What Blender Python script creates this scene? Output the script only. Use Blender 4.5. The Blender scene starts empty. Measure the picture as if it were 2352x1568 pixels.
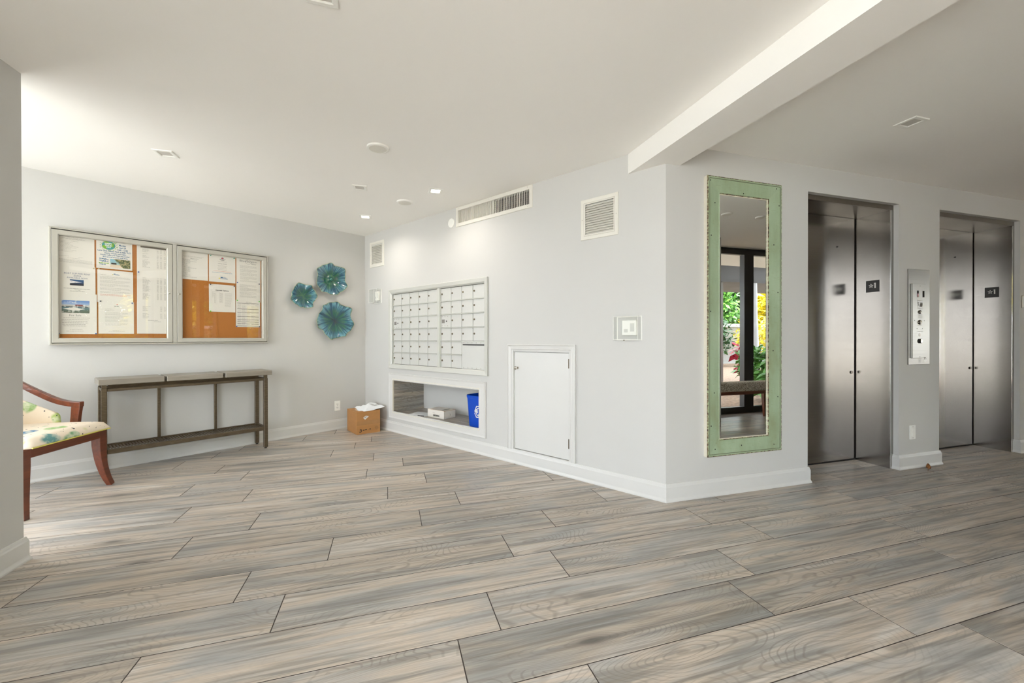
import bpy, bmesh, math, random
from mathutils import Vector, Matrix

random.seed(7)
S = bpy.context.scene
C = S.collection
PI = math.pi

# ------------------------------------------------------------------ camera, sky, sun, exposure
CAM_H = 1.116
FPX, CY = 937.757, 779.715
YAW, PITCH, ROLL = math.radians(16.9074), math.radians(0.21875), math.radians(-0.08227)
cam_data = bpy.data.cameras.new('camera')
cam = bpy.data.objects.new('camera', cam_data)
C.objects.link(cam)
cam_data.sensor_fit = 'HORIZONTAL'
cam_data.sensor_width = 36.0
cam_data.lens = 36.0 * FPX / 2352.0
cam_data.shift_x = 0.0
cam_data.shift_y = -(784.0 - CY) / 2352.0
cam_data.clip_start = 0.02
cam_data.clip_end = 200
_r, _f = Vector((math.cos(YAW), -math.sin(YAW), 0)), Vector((math.sin(YAW), math.cos(YAW), 0))
_u = Vector((0, 0, 1))
_cp, _sp, _cr, _sr = math.cos(PITCH), math.sin(PITCH), math.cos(ROLL), math.sin(ROLL)
def _lvl(x, y, z):
    x, y = _cr * x - _sr * y, _sr * x + _cr * y
    y, z = _cp * y - _sp * z, _sp * y + _cp * z
    return _r * x + _u * y + _f * z
cx_, cy_, cz_ = _lvl(1, 0, 0), _lvl(0, 1, 0), -_lvl(0, 0, 1)
M = Matrix((cx_, cy_, cz_)).transposed().to_4x4()
M.translation = Vector((0, 0, CAM_H))
cam.matrix_world = M
S.camera = cam

world = bpy.data.worlds.new('sky')
S.world = world
world.use_nodes = True
_bg = world.node_tree.nodes['Background']
_bg.inputs[0].default_value = (0.86, 0.93, 1.0, 1)
_bg.inputs[1].default_value = 9.0

sun_d = bpy.data.lights.new('sun', 'SUN')
sun_d.energy = 26.0
sun_d.color = (1.0, 0.95, 0.86)
sun_d.angle = math.radians(1.0)
sun = bpy.data.objects.new('sun', sun_d)
C.objects.link(sun)
sun.rotation_euler = Vector((0.35, -0.50, -0.80)).to_track_quat('-Z', 'Y').to_euler()

S.view_settings.view_transform = 'Standard'
S.view_settings.look = 'None'
S.view_settings.gamma = 1.0
S.view_settings.use_curve_mapping = False
S.view_settings.exposure = 0.36
S.cycles.max_bounces = 12
S.cycles.diffuse_bounces = 7
S.cycles.glossy_bounces = 6
S.cycles.transparent_max_bounces = 12
S.cycles.sample_clamp_indirect = 8.0
S.cycles.use_denoising = True

# ------------------------------------------------------------------ room measures (metres)
H = 2.439
THA = math.radians(32.46466)
AB = Vector((-0.28285, 5.63114))
BC = Vector((1.80549, 2.34864))
BLEN = 3.8905
YW = -0.17                    # glazed rear wall
XL, XR = -3.15, 12.0
YC = BC.y
UA = Vector((math.cos(THA), math.sin(THA)))
NA = Vector((-math.sin(THA), math.cos(THA)))
UB = Vector((math.sin(THA), -math.cos(THA)))
NB = Vector((math.cos(THA), math.sin(THA)))
FR = {'A': (AB, UA, NA, THA), 'B': (AB, UB, NB, THA - PI / 2), 'C': (BC, Vector((1, 0)), Vector((0, 1)), 0.0)}
def on(w, s, z=0.0, off=0.0):
    "location and turn of a thing on a wall: s along it, off out into the room"
    o, u, n, a = FR[w]
    p = o + u * s - n * off
    return (p.x, p.y, z), a

# ------------------------------------------------------------------ colours and materials
def lin(c):
    return tuple(((x / 255) / 12.92 if x / 255 <= 0.04045 else ((x / 255 + 0.055) / 1.055) ** 2.4) for x in c)
def _nodes(name):
    m = bpy.data.materials.new(name)
    m.use_nodes = True
    nt = m.node_tree
    return m, nt, nt.nodes['Principled BSDF']
def N(nt, typ, **kw):
    n = nt.nodes.new(typ)
    for k, v in kw.items():
        setattr(n, k, v)
    return n
def L(nt, a, b):
    nt.links.new(a, b)
def ramp(nt, fac, stops):
    r = N(nt, 'ShaderNodeValToRGB')
    el = r.color_ramp.elements
    while len(el) < len(stops):
        el.new(0.5)
    for e, (p, c) in zip(el, stops):
        e.position = p
        e.color = (*c, 1) if len(c) == 3 else c
    L(nt, fac, r.inputs[0])
    return r.outputs[0]
def mixc(nt, fac, a, b, mode='MIX'):
    m = N(nt, 'ShaderNodeMix', data_type='RGBA', blend_type=mode)
    for sock, v in ((0, fac), (6, a), (7, b)):
        if hasattr(v, 'links') or hasattr(v, 'is_linked'):
            L(nt, v, m.inputs[sock])
        elif sock == 0:
            m.inputs[0].default_value = v
        else:
            m.inputs[sock].default_value = (*v, 1)
    return m.outputs[2]
def math_(nt, op, a, b=None):
    m = N(nt, 'ShaderNodeMath', operation=op)
    for i, v in enumerate((a, b)):
        if v is None:
            continue
        if isinstance(v, (int, float)):
            m.inputs[i].default_value = v
        else:
            L(nt, v, m.inputs[i])
    return m.outputs[0]
def scaled(nt, coord, sc, extra=None):
    mp = N(nt, 'ShaderNodeMapping')
    mp.inputs['Scale'].default_value = sc
    L(nt, coord, mp.inputs[0])
    if extra is not None:
        L(nt, extra, mp.inputs['Location'])
    return mp.outputs[0]
def noise(nt, vec, scale=1, detail=2, rough=0.5, dist=0.0):
    n = N(nt, 'ShaderNodeTexNoise')
    n.inputs['Scale'].default_value = scale
    n.inputs['Detail'].default_value = detail
    n.inputs['Roughness'].default_value = rough
    n.inputs['Distortion'].default_value = dist
    L(nt, vec, n.inputs['Vector'])
    return n.outputs['Fac']
def bump(nt, b, h, strength=0.1, dist=0.01):
    bp = N(nt, 'ShaderNodeBump')
    bp.inputs['Strength'].default_value = strength
    bp.inputs['Distance'].default_value = dist
    L(nt, h, bp.inputs['Height'])
    L(nt, bp.outputs[0], b.inputs['Normal'])
def plain(name, rgb, rough=0.5, metal=0.0, var=0.0, vscale=6, bmp=0.0, bscale=60, spec=None, stretch=(1, 1, 1), linear=False, coat=0.0):
    m, nt, b = _nodes(name)
    col = rgb if linear else lin(rgb)
    b.inputs['Base Color'].default_value = (*col, 1)
    b.inputs['Roughness'].default_value = rough
    b.inputs['Metallic'].default_value = metal
    if spec is not None:
        b.inputs['Specular IOR Level'].default_value = spec
    if coat:
        b.inputs['Coat Weight'].default_value = coat
        b.inputs['Coat Roughness'].default_value = 0.08
    if var or bmp:
        tc = N(nt, 'ShaderNodeTexCoord').outputs['Object']
        v = scaled(nt, tc, stretch)
        if var:
            n = noise(nt, v, vscale, 4)
            c = ramp(nt, n, [(0.3, tuple(x * (1 - var) for x in col)), (0.7, tuple(min(1, x * (1 + var)) for x in col))])
            L(nt, c, b.inputs['Base Color'])
        if bmp:
            bump(nt, b, noise(nt, v, bscale, 3), bmp, 0.004)
    return m
MT = {}
MT['wall'] = plain('wall_paint', (198, 197, 194), 0.62, var=0.012, vscale=1.2, bmp=0.04, bscale=120)
MT['ceil'] = plain('ceiling_paint', (243, 241, 237), 0.8, var=0.01, vscale=1, bmp=0.05, bscale=30)
MT['trim'] = plain('trim_paint', (208, 207, 204), 0.35, var=0.015, vscale=3)
MT['white'] = plain('white_plastic', (238, 237, 232), 0.4)
MT['vent'] = plain('vent_paint', (220, 217, 208), 0.45)
MT['dark'] = plain('dark_void', (20, 17, 14), 0.8)
MT['rust'] = plain('duct_interior', (116, 110, 100), 0.8, var=0.5, vscale=14)
MT['alu'] = plain('pale_aluminium', (200, 200, 194), 0.42, metal=0.15)
MT['case'] = plain('case_aluminium', (180, 177, 167), 0.42, metal=0.15)
MT['mailbox'] = plain('pale_enamel', (202, 202, 198), 0.38, metal=0.1, var=0.015, vscale=4)
MT['nickel'] = plain('brushed_nickel', (190, 184, 174), 0.25, metal=1.0)
MT['brass'] = plain('aged_lock_metal', (122, 112, 96), 0.35, metal=0.9)
MT['chrome'] = plain('chrome', (225, 225, 225), 0.08, metal=1.0)
MT['ink'] = plain('dark_ink', (44, 42, 42), 0.7)
MT['grey_ink'] = plain('soft_grey_ink', (176, 170, 162), 0.8)
MT['mid_ink'] = plain('mid_grey_ink', (128, 124, 120), 0.8)
MT['faint_ink'] = plain('faint_engraving', (206, 206, 201), 0.5)
MT['red_ink'] = plain('red_ink', (212, 130, 112), 0.8)
MT['red'] = plain('red_print', (190, 40, 36), 0.6)
MT['blue_ink'] = plain('blue_ink', (40, 104, 150), 0.7)
MT['navy_ink'] = plain('navy_ink', (92, 98, 128), 0.7)
MT['green_ink'] = plain('green_ink', (120, 176, 40), 0.7)
MT['teal_ink'] = plain('teal_ink', (60, 150, 150), 0.7)
MT['paper'] = plain('paper', (226, 220, 212), 0.75, var=0.012, vscale=8)
MT['paper_w'] = plain('cream_paper', (244, 237, 224), 0.75)
MT['bronze'] = plain('bronzed_steel', (104, 92, 76), 0.42, metal=0.75, var=0.25, vscale=25, stretch=(1, 1, 8))
MT['sign_black'] = plain('black_sign_plastic', (30, 28, 26), 0.35)
MT['sign_raise'] = plain('raised_silver', (205, 202, 196), 0.3, metal=0.5)
MT['blue'] = plain('blue_plastic', (0, 72, 190), 0.35, var=0.03)
MT['frame_black'] = plain('black_window_frame', (26, 26, 27), 0.35)
MT['concrete'] = plain('concrete', (112, 112, 112), 0.85, var=0.1, vscale=3, bmp=0.2, bscale=40)
MT['column_white'] = plain('white_stucco', (228, 232, 238), 0.8, var=0.06, vscale=4, bmp=0.3, bscale=60)
MT['column_grey'] = plain('grey_stucco', (150, 148, 145), 0.85, var=0.06, vscale=4, bmp=0.3, bscale=60)
MT['mulch'] = plain('wood_mulch', (128, 106, 88), 0.95, var=0.5, vscale=22, bmp=1.0, bscale=30)
MT['pave'] = plain('pale_paving', (200, 200, 196), 0.9, var=0.08, vscale=3)
MT['asphalt'] = plain('grey_paving', (128, 128, 126), 0.9, var=0.08, vscale=3)
MT['leafc'] = plain('leaf_green', (74, 128, 44), 0.45, var=0.35, vscale=5)
MT['leafy'] = plain('leaf_yellow', (214, 200, 62), 0.5, var=0.3, vscale=3)
MT['leafd'] = plain('leaf_dark', (44, 84, 34), 0.5, var=0.3, vscale=3)
MT['leafr'] = plain('leaf_pink', (190, 50, 80), 0.5, var=0.3, vscale=9)
MT['bark'] = plain('bark', (96, 80, 64), 0.9, var=0.3, vscale=12)
MT['kraft'] = plain('kraft_cardboard', (176, 126, 74), 0.7, var=0.07, vscale=7, stretch=(1, 1, 3))
MT['tape'] = plain('packing_tape', (172, 128, 84), 0.22, var=0.08, vscale=15)
MT['poly'] = plain('white_poly_film', (232, 234, 236), 0.35, bmp=0.5, bscale=25)
MT['plug'] = plain('dark_slot', (60, 56, 52), 0.6)
MT['gap'] = plain('grout', (66, 58, 53), 0.9)
MT['dry'] = plain('dried_leaf', (150, 100, 58), 0.8, var=0.3, vscale=40)

# brushed stainless steel
def steel(name, rgb, rough, axis):
    m, nt, b = _nodes(name)
    tc = N(nt, 'ShaderNodeTexCoord').outputs['Object']
    sc = {'h': (3, 3, 420), 'v': (420, 420, 3)}[axis]
    n = noise(nt, scaled(nt, tc, sc), 1, 2)
    col = lin(rgb)
    L(nt, ramp(nt, n, [(0.2, tuple(x * 0.9 for x in col)), (0.8, tuple(x * 1.08 for x in col))]), b.inputs['Base Color'])
    cl = noise(nt, tc, 2.2, 3)
    r = N(nt, 'ShaderNodeMapRange')
    r.inputs['To Min'].default_value = rough * 0.8
    r.inputs['To Max'].default_value = rough * 1.25
    L(nt, cl, r.inputs[0])
    L(nt, r.outputs[0], b.inputs['Roughness'])
    b.inputs['Metallic'].default_value = 1.0
    bump(nt, b, n, 0.06, 0.001)
    return m
MT['steel'] = steel('brushed_steel', (158, 154, 149), 0.19, 'h')
MT['steel_lt'] = steel('satin_steel', (150, 148, 144), 0.3, 'h')
MT['steel_dk'] = steel('steel_frame', (140, 134, 126), 0.3, 'v')

# cork
m, nt, b = _nodes('cork')
tc = N(nt, 'ShaderNodeTexCoord').outputs['Object']
n = noise(nt, tc, 260, 3, 0.7)
n2 = noise(nt, tc, 3, 3)
c = ramp(nt, n, [(0.3, lin((154, 92, 34))), (0.7, lin((192, 128, 60)))])
L(nt, mixc(nt, n2, c, lin((178, 110, 44))), b.inputs['Base Color'])
b.inputs['Roughness'].default_value = 0.85
MT['cork'] = m

# thin glass: clear, with a fresnel reflection
def thin_glass(name, tint=(1, 1, 1), ior=1.5, rough=0.0, mx=None):
    m = bpy.data.materials.new(name)
    m.use_nodes = True
    nt = m.node_tree
    nt.nodes.clear()
    o = N(nt, 'ShaderNodeOutputMaterial')
    mixs = N(nt, 'ShaderNodeMixShader')
    t = N(nt, 'ShaderNodeBsdfTransparent')
    t.inputs[0].default_value = (*tint, 1)
    g = N(nt, 'ShaderNodeBsdfGlossy')
    g.inputs['Roughness'].default_value = rough
    lw_ = N(nt, 'ShaderNodeLayerWeight')
    lw_.inputs[0].default_value = 0.5
    f0 = ((ior - 1) / (ior + 1)) ** 2
    fr_ = math_(nt, 'ADD', math_(nt, 'MULTIPLY', math_(nt, 'POWER', lw_.outputs['Facing'], 5.0), 1 - f0), f0)
    L(nt, fr_, mixs.inputs[0])
    L(nt, t.outputs[0], mixs.inputs[1])
    L(nt, g.outputs[0], mixs.inputs[2])
    L(nt, mixs.outputs[0], o.inputs[0])
    return m
MT['glass'] = thin_glass('clear_glass')
MT['case_glass'] = thin_glass('case_glass', (0.97, 0.98, 0.97), 1.7)
MT['clear_plastic'] = thin_glass('clear_plastic', (0.985, 0.99, 0.985), 1.35, 0.05)
m, nt, b = _nodes('mirror_silver')
b.inputs['Base Color'].default_value = (0.86, 0.87, 0.85, 1)
b.inputs['Metallic'].default_value = 1.0
b.inputs['Roughness'].default_value = 0.0
MT['mirror'] = m

# wood-look porcelain plank
m, nt, b = _nodes('plank_print')
tc = N(nt, 'ShaderNodeTexCoord').outputs['Object']
oi = N(nt, 'ShaderNodeObjectInfo').outputs['Random']
off = N(nt, 'ShaderNodeCombineXYZ')
L(nt, math_(nt, 'MULTIPLY', oi, 91.7), off.inputs[0])
L(nt, math_(nt, 'MULTIPLY', oi, 57.3), off.inputs[1])
L(nt, math_(nt, 'MULTIPLY', oi, 33.1), off.inputs[2])
add = N(nt, 'ShaderNodeVectorMath', operation='ADD')
L(nt, tc, add.inputs[0])
L(nt, off.outputs[0], add.inputs[1])
P = add.outputs[0]
broad = noise(nt, scaled(nt, P, (1.1, 6.0, 1)), 1.3, 3, 0.55, 0.6)
base = ramp(nt, broad, [(0.30, lin((158, 157, 154))), (0.43, lin((176, 171, 164))), (0.54, lin((193, 179, 163))), (0.66, lin((200, 193, 184)))])
streak = noise(nt, scaled(nt, P, (0.8, 17.0, 1)), 1.6, 4, 0.6, 0.35)
base = mixc(nt, ramp(nt, streak, [(0.36, (0.72,) * 3), (0.51, (0.0,) * 3)]), base, lin((118, 116, 112)))
base = mixc(nt, ramp(nt, streak, [(0.60, (0.0,) * 3), (0.72, (0.5,) * 3)]), base, lin((212, 204, 194)))
# growth rings: contour lines of a stretched field, drawn round the knots
vor = N(nt, 'ShaderNodeTexVoronoi')
vor.inputs['Scale'].default_value = 1.0
L(nt, scaled(nt, P, (1.5, 4.6, 1)), vor.inputs['Vector'])
kd = vor.outputs['Distance']
knot_near = math_(nt, 'MULTIPLY', math_(nt, 'SUBTRACT', 0.55, kd), 0.55)
fld = noise(nt, scaled(nt, P, (1.0, 4.2, 1)), 0.9, 2, 0.45, 0.25)
fld = math_(nt, 'ADD', fld, knot_near)
sn = math_(nt, 'SINE', math_(nt, 'MULTIPLY', fld, 210.0))
rng = ramp(nt, sn, [(0.55, (0.0,) * 3), (1.0, (1.0,) * 3)])
msk = ramp(nt, noise(nt, scaled(nt, P, (1.0, 2.2, 1)), 1.3, 1), [(0.40, (0.05,) * 3), (0.64, (0.46,) * 3)])
base = mixc(nt, mixc(nt, 1.0, rng, msk, 'MULTIPLY'), base, lin((112, 102, 92)))
kn = ramp(nt, kd, [(0.035, (0.85,) * 3), (0.10, (0.34,) * 3), (0.2, (0.0,) * 3)])
kmask = ramp(nt, noise(nt, scaled(nt, P, (2.1, 2.7, 1)), 1.0, 0), [(0.42, (0.0,) * 3), (0.50, (1.0,) * 3)])
base = mixc(nt, mixc(nt, 1.0, kn, kmask, 'MULTIPLY'), base, lin((84, 82, 80)))
fine = noise(nt, scaled(nt, P, (7, 190, 1)), 1, 2, 0.6)
base = mixc(nt, ramp(nt, fine, [(0.3, (0.22,) * 3), (0.6, (0.0,) * 3)]), base, lin((120, 112, 104)))
grain = noise(nt, scaled(nt, P, (2.2, 62.0, 1)), 1, 3, 0.6, 0.2)
base = mixc(nt, ramp(nt, grain, [(0.34, (0.55,) * 3), (0.52, (0.0,) * 3)]), base, lin((122, 113, 103)))
hsv = N(nt, 'ShaderNodeHueSaturation')
val = N(nt, 'ShaderNodeMapRange')
val.inputs['To Min'].default_value = 0.86
val.inputs['To Max'].default_value = 1.14
wn = N(nt, 'ShaderNodeTexWhiteNoise', noise_dimensions='1D')
L(nt, oi, wn.inputs['W'])
L(nt, wn.outputs[0], val.inputs[0])
L(nt, val.outputs[0], hsv.inputs['Value'])
L(nt, base, hsv.inputs['Color'])
L(nt, hsv.outputs[0], b.inputs['Base Color'])
b.inputs['Roughness'].default_value = 0.36
b.inputs['Specular IOR Level'].default_value = 0.42
bump(nt, b, fine, 0.03, 0.001)
MT['plank'] = m
MT['laminate'] = m.copy()
MT['laminate'].name = 'laminate_print'

# red-brown wood
def wood(name, dark, light, rough=0.3, sc=(2, 30, 30)):
    m, nt, b = _nodes(name)
    tc = N(nt, 'ShaderNodeTexCoord').outputs['Object']
    n = noise(nt, scaled(nt, tc, sc), 1, 4, 0.6, 0.5)
    L(nt, ramp(nt, n, [(0.3, lin(dark)), (0.7, lin(light))]), b.inputs['Base Color'])
    b.inputs['Roughness'].default_value = rough
    b.inputs['Coat Weight'].default_value = 0.3
    return m
MT['cherry'] = wood('cherry_wood', (84, 38, 22), (120, 60, 34))
MT['greywood'] = wood('weathered_oak', (124, 116, 104), (150, 142, 130), 0.6, (3, 60, 60))

# floral linen
m, nt, b = _nodes('floral_linen')
tc = N(nt, 'ShaderNodeTexCoord').outputs['Object']
v = N(nt, 'ShaderNodeTexVoronoi')
v.inputs['Scale'].default_value = 5.2
wp = N(nt, 'ShaderNodeVectorMath', operation='ADD')
nz = N(nt, 'ShaderNodeTexNoise')
nz.inputs['Scale'].default_value = 7
L(nt, tc, nz.inputs[0])
ss = N(nt, 'ShaderNodeVectorMath', operation='SCALE')
ss.inputs['Scale'].default_value = 0.16
L(nt, nz.outputs['Color'], ss.inputs[0])
L(nt, scaled(nt, tc, (1.0, 1.7, 1.4)), wp.inputs[0])
L(nt, ss.outputs[0], wp.inputs[1])
L(nt, wp.outputs[0], v.inputs['Vector'])
blob = ramp(nt, v.outputs['Distance'], [(0.30, (1.0,) * 3), (0.40, (0.0,) * 3)])
pick = ramp(nt, v.outputs['Color'], [(0.0, lin((60, 108, 158))), (0.3, lin((104, 150, 172))), (0.45, lin((96, 158, 118))), (0.62, lin((168, 194, 120))), (0.8, lin((196, 198, 60))), (1.0, lin((238, 226, 206)))])
pick = mixc(nt, ramp(nt, noise(nt, tc, 24, 3), [(0.45, (0.0,) * 3), (0.65, (0.7,) * 3)]), pick, lin((232, 232, 210)))
spots = ramp(nt, noise(nt, tc, 46, 1), [(0.26, (1.0,) * 3), (0.29, (0.0,) * 3)])
bc = mixc(nt, blob, lin((240, 226, 206)), pick)
L(nt, mixc(nt, spots, bc, lin((54, 58, 66))), b.inputs['Base Color'])
b.inputs['Roughness'].default_value = 0.85
bump(nt, b, noise(nt, tc, 500, 1), 0.15, 0.001)
MT['floral'] = m
# speckled boucle of the bench
m, nt, b = _nodes('speckled_weave')
tc = N(nt, 'ShaderNodeTexCoord').outputs['Object']
L(nt, ramp(nt, noise(nt, tc, 75, 2, 0.7), [(0.42, lin((122, 112, 98))), (0.56, lin((212, 206, 192)))]), b.inputs['Base Color'])
b.inputs['Roughness'].default_value = 0.9
MT['boucle'] = m
# distressed green paint
m, nt, b = _nodes('distressed_green')
tc = N(nt, 'ShaderNodeTexCoord').outputs['Object']
g1 = ramp(nt, noise(nt, scaled(nt, tc, (3, 3, 1.2)), 2.0, 4, 0.6), [(0.3, lin((136, 147, 114))), (0.5, lin((150, 168, 138))), (0.7, lin((162, 180, 152)))])
sc_ = ramp(nt, noise(nt, scaled(nt, tc, (8, 8, 30)), 3, 5, 0.75), [(0.56, (0.0,) * 3), (0.75, (0.55,) * 3)])
L(nt, mixc(nt, sc_, g1, lin((130, 134, 98))), b.inputs['Base Color'])
b.inputs['Roughness'].default_value = 0.5
MT['green'] = m
m, nt, b = _nodes('chipped_edge')
tc = N(nt, 'ShaderNodeTexCoord').outputs['Object']
L(nt, ramp(nt, noise(nt, tc, 60, 3, 0.7), [(0.42, lin((56, 38, 26))), (0.5, lin((120, 92, 62))), (0.56, lin((158, 166, 128)))]), b.inputs['Base Color'])
b.inputs['Roughness'].default_value = 0.7
MT['chip'] = m
MT['cream'] = plain('cream_paint', (222, 216, 200), 0.5, var=0.05, vscale=8)
MT['olive'] = plain('olive_dark', (88, 88, 62), 0.6)
# glazed ceramic, coloured from the middle outwards
def ceramic(name, seed, deep, core, rim, R):
    m, nt, b = _nodes(name)
    tc = N(nt, 'ShaderNodeTexCoord').outputs['Object']
    sep = N(nt, 'ShaderNodeSeparateXYZ')
    L(nt, tc, sep.inputs[0])
    x, z = sep.outputs[0], sep.outputs[2]
    r = math_(nt, 'DIVIDE', math_(nt, 'SQRT', math_(nt, 'ADD', math_(nt, 'MULTIPLY', x, x), math_(nt, 'MULTIPLY', z, z))), R)
    an = math_(nt, 'ARCTAN2', z, x)
    cb = N(nt, 'ShaderNodeCombineXYZ')
    L(nt, math_(nt, 'MULTIPLY', math_(nt, 'COSINE', an), 9.0), cb.inputs[0])
    L(nt, math_(nt, 'MULTIPLY', math_(nt, 'SINE', an), 9.0), cb.inputs[1])
    L(nt, math_(nt, 'ADD', math_(nt, 'MULTIPLY', r, 1.2), seed), cb.inputs[2])
    ray = noise(nt, cb.outputs[0], 1.0, 4, 0.65)
    big = noise(nt, cb.outputs[0], 0.22, 2)
    rr = math_(nt, 'ADD', r, math_(nt, 'MULTIPLY', math_(nt, 'SUBTRACT', big, 0.5), 0.55))
    c = ramp(nt, rr, [(0.0, lin(deep)), (0.30, lin(core)), (0.52, lin((52, 106, 86))), (0.70, lin((66, 122, 138))), (0.88, lin(rim)), (1.0, lin((120, 162, 160)))])
    c = mixc(nt, ramp(nt, ray, [(0.42, (0.85,) * 3), (0.54, (0.0,) * 3)]), c, lin((18, 62, 92)))
    c = mixc(nt, ramp(nt, ray, [(0.58, (0.0,) * 3), (0.76, (0.5,) * 3)]), c, lin((140, 186, 178)))
    L(nt, c, b.inputs['Base Color'])
    b.inputs['Roughness'].default_value = 0.07
    b.inputs['Coat Weight'].default_value = 0.8
    bump(nt, b, ray, 0.25, 0.004)
    return m
# lamp that is on
def emit(name, rgb, k):
    m, nt, b = _nodes(name)
    b.inputs['Base Color'].default_value = (1, 1, 1, 1)
    b.inputs['Emission Color'].default_value = (*rgb, 1)
    b.inputs['Emission Strength'].default_value = k
    return m
MT['lamp_on'] = emit('lit_diffuser', (1, 0.93, 0.82), 22)
MT['lamp_off'] = plain('frosted_diffuser', (200, 196, 190), 0.5)
MT['ind_red'] = emit('red_indicator', (0.8, 0.1, 0.2), 0.35)

# ------------------------------------------------------------------ mesh helpers
class G:
    "collects faces, becomes one mesh"
    def __init__(s):
        s.v, s.f = [], []
    def add(s, vs, fs):
        k = len(s.v)
        s.v += [tuple(p) for p in vs]
        s.f += [tuple(i + k for i in f) for f in fs]
        return s
    def box(s, x0, x1, y0, y1, z0, z1):
        vs = [(x, y, z) for x in (x0, x1) for y in (y0, y1) for z in (z0, z1)]
        return s.add(vs, [(0, 1, 3, 2), (4, 6, 7, 5), (0, 4, 5, 1), (2, 3, 7, 6), (0, 2, 6, 4), (1, 5, 7, 3)])
    def cbox(s, x0, x1, y0, y1, z0, z1, c=0.003):
        "box with chamfered edges"
        cx, cy, cz = (x0 + x1) / 2, (y0 + y1) / 2, (z0 + z1) / 2
        bm = bmesh.new()
        bmesh.ops.create_cube(bm, size=1.0)
        bmesh.ops.scale(bm, vec=(x1 - x0, y1 - y0, z1 - z0), verts=bm.verts)
        c = min(c, (x1 - x0) * .45, (y1 - y0) * .45, (z1 - z0) * .45)
        bmesh.ops.bevel(bm, geom=bm.edges[:], offset=c, segments=1, affect='EDGES', profile=0.5)
        bmesh.ops.translate(bm, vec=(cx, cy, cz), verts=bm.verts)
        s.take(bm)
        return s
    def take(s, bm, mat=None):
        bm.verts.index_update()
        s.add([(mat @ v.co if mat else v.co)[:] for v in bm.verts], [[v.index for v in f.verts] for f in bm.faces])
        bm.free()
    def cyl(s, p0, p1, r0, r1=None, n=16, caps=True):
        r1 = r0 if r1 is None else r1
        p0, p1 = Vector(p0), Vector(p1)
        d = (p1 - p0).normalized()
        a = d.orthogonal().normalized()
        b_ = d.cross(a)
        vs = []
        for p, r in ((p0, r0), (p1, r1)):
            vs += [p + (a * math.cos(2 * PI * i / n) + b_ * math.sin(2 * PI * i / n)) * r for i in range(n)]
        fs = [(i, (i + 1) % n, n + (i + 1) % n, n + i) for i in range(n)]
        if caps:
            fs += [tuple(range(n))[::-1], tuple(range(n, 2 * n))]
        return s.add(vs, fs)
    def lathe(s, prof, n=24, axis='z', at=(0, 0, 0)):
        "prof: (r, h) pairs"
        vs = []
        for r, h in prof:
            for i in range(n):
                a = 2 * PI * i / n
                q = (r * math.cos(a), r * math.sin(a), h) if axis == 'z' else (r * math.cos(a), h, r * math.sin(a))
                vs.append((q[0] + at[0], q[1] + at[1], q[2] + at[2]))
        fs = []
        for k in range(len(prof) - 1):
            for i in range(n):
                j = (i + 1) % n
                fs.append((k * n + i, k * n + j, (k + 1) * n + j, (k + 1) * n + i))
        fs.append(tuple(range(n))[::-1])
        fs.append(tuple(range((len(prof) - 1) * n, len(prof) * n)))
        return s.add(vs, fs)
    def sweep(s, pts, rad, n=8, sq=None, up=(0, 0, 1)):
        "tube, or a bar of half sizes sq=(a, b), along points; rad one or many"
        pts = [Vector(p) for p in pts]
        vs = []
        up = Vector(up)
        m_ = 4 if sq else n
        for i, p in enumerate(pts):
            d = (pts[min(i + 1, len(pts) - 1)] - pts[max(i - 1, 0)]).normalized()
            a = d.cross(up)
            a = a.normalized() if a.length > 1e-5 else d.orthogonal().normalized()
            b_ = a.cross(d).normalized()
            if sq:
                q = sq[i] if isinstance(sq, list) else sq
                vs += [p + a * q[0] * sx + b_ * q[1] * sy for sx, sy in ((-1, -1), (1, -1), (1, 1), (-1, 1))]
            else:
                r = rad[i] if isinstance(rad, (list, tuple)) else rad
                vs += [p + (a * math.cos(2 * PI * k / n) + b_ * math.sin(2 * PI * k / n)) * r for k in range(n)]
        fs = []
        for i in range(len(pts) - 1):
            for k in range(m_):
                fs.append((i * m_ + k, i * m_ + (k + 1) % m_, (i + 1) * m_ + (k + 1) % m_, (i + 1) * m_ + k))
        fs += [tuple(range(m_))[::-1], tuple(range((len(pts) - 1) * m_, len(pts) * m_))]
        return s.add(vs, fs)
    def quad(s, x0, x1, z0, z1, y):
        return s.add([(x0, y, z0), (x1, y, z0), (x1, y, z1), (x0, y, z1)], [(0, 1, 2, 3)])
    def mesh(s, name, smooth=False):
        me = bpy.data.meshes.new(name)
        me.from_pydata(s.v, [], s.f)
        me.validate()
        me.update()
        if smooth:
            me.shade_smooth()
        return me
def obj(name, g, mat, parent=None, loc=(0, 0, 0), rz=0.0, smooth=False, bevel=0.0, auto=False):
    me = g.mesh(name, smooth) if isinstance(g, G) else g
    if auto:
        bm = bmesh.new()
        bm.from_mesh(me)
        bmesh.ops.recalc_face_normals(bm, faces=bm.faces)
        bm.to_mesh(me)
        bm.free()
        me.shade_smooth()
        me.set_sharp_from_angle(angle=math.radians(35))
    if mat is not None and not me.materials:
        me.materials.append(MT[mat] if isinstance(mat, str) else mat)
    o = bpy.data.objects.new(name, me)
    C.objects.link(o)
    if parent is not None:
        o.parent = parent
    o.location = loc
    o.rotation_euler = (0, 0, rz)
    if bevel:
        b_ = o.modifiers.new('bevel', 'BEVEL')
        b_.width = bevel
        b_.segments = 2
        b_.limit_method = 'ANGLE'
    return o
def tag(o, label=None, cat=None, group=None, kind=None):
    if label: o['label'] = label
    if cat: o['category'] = cat
    if group: o['group'] = group
    if kind: o['kind'] = kind
    return o
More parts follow.
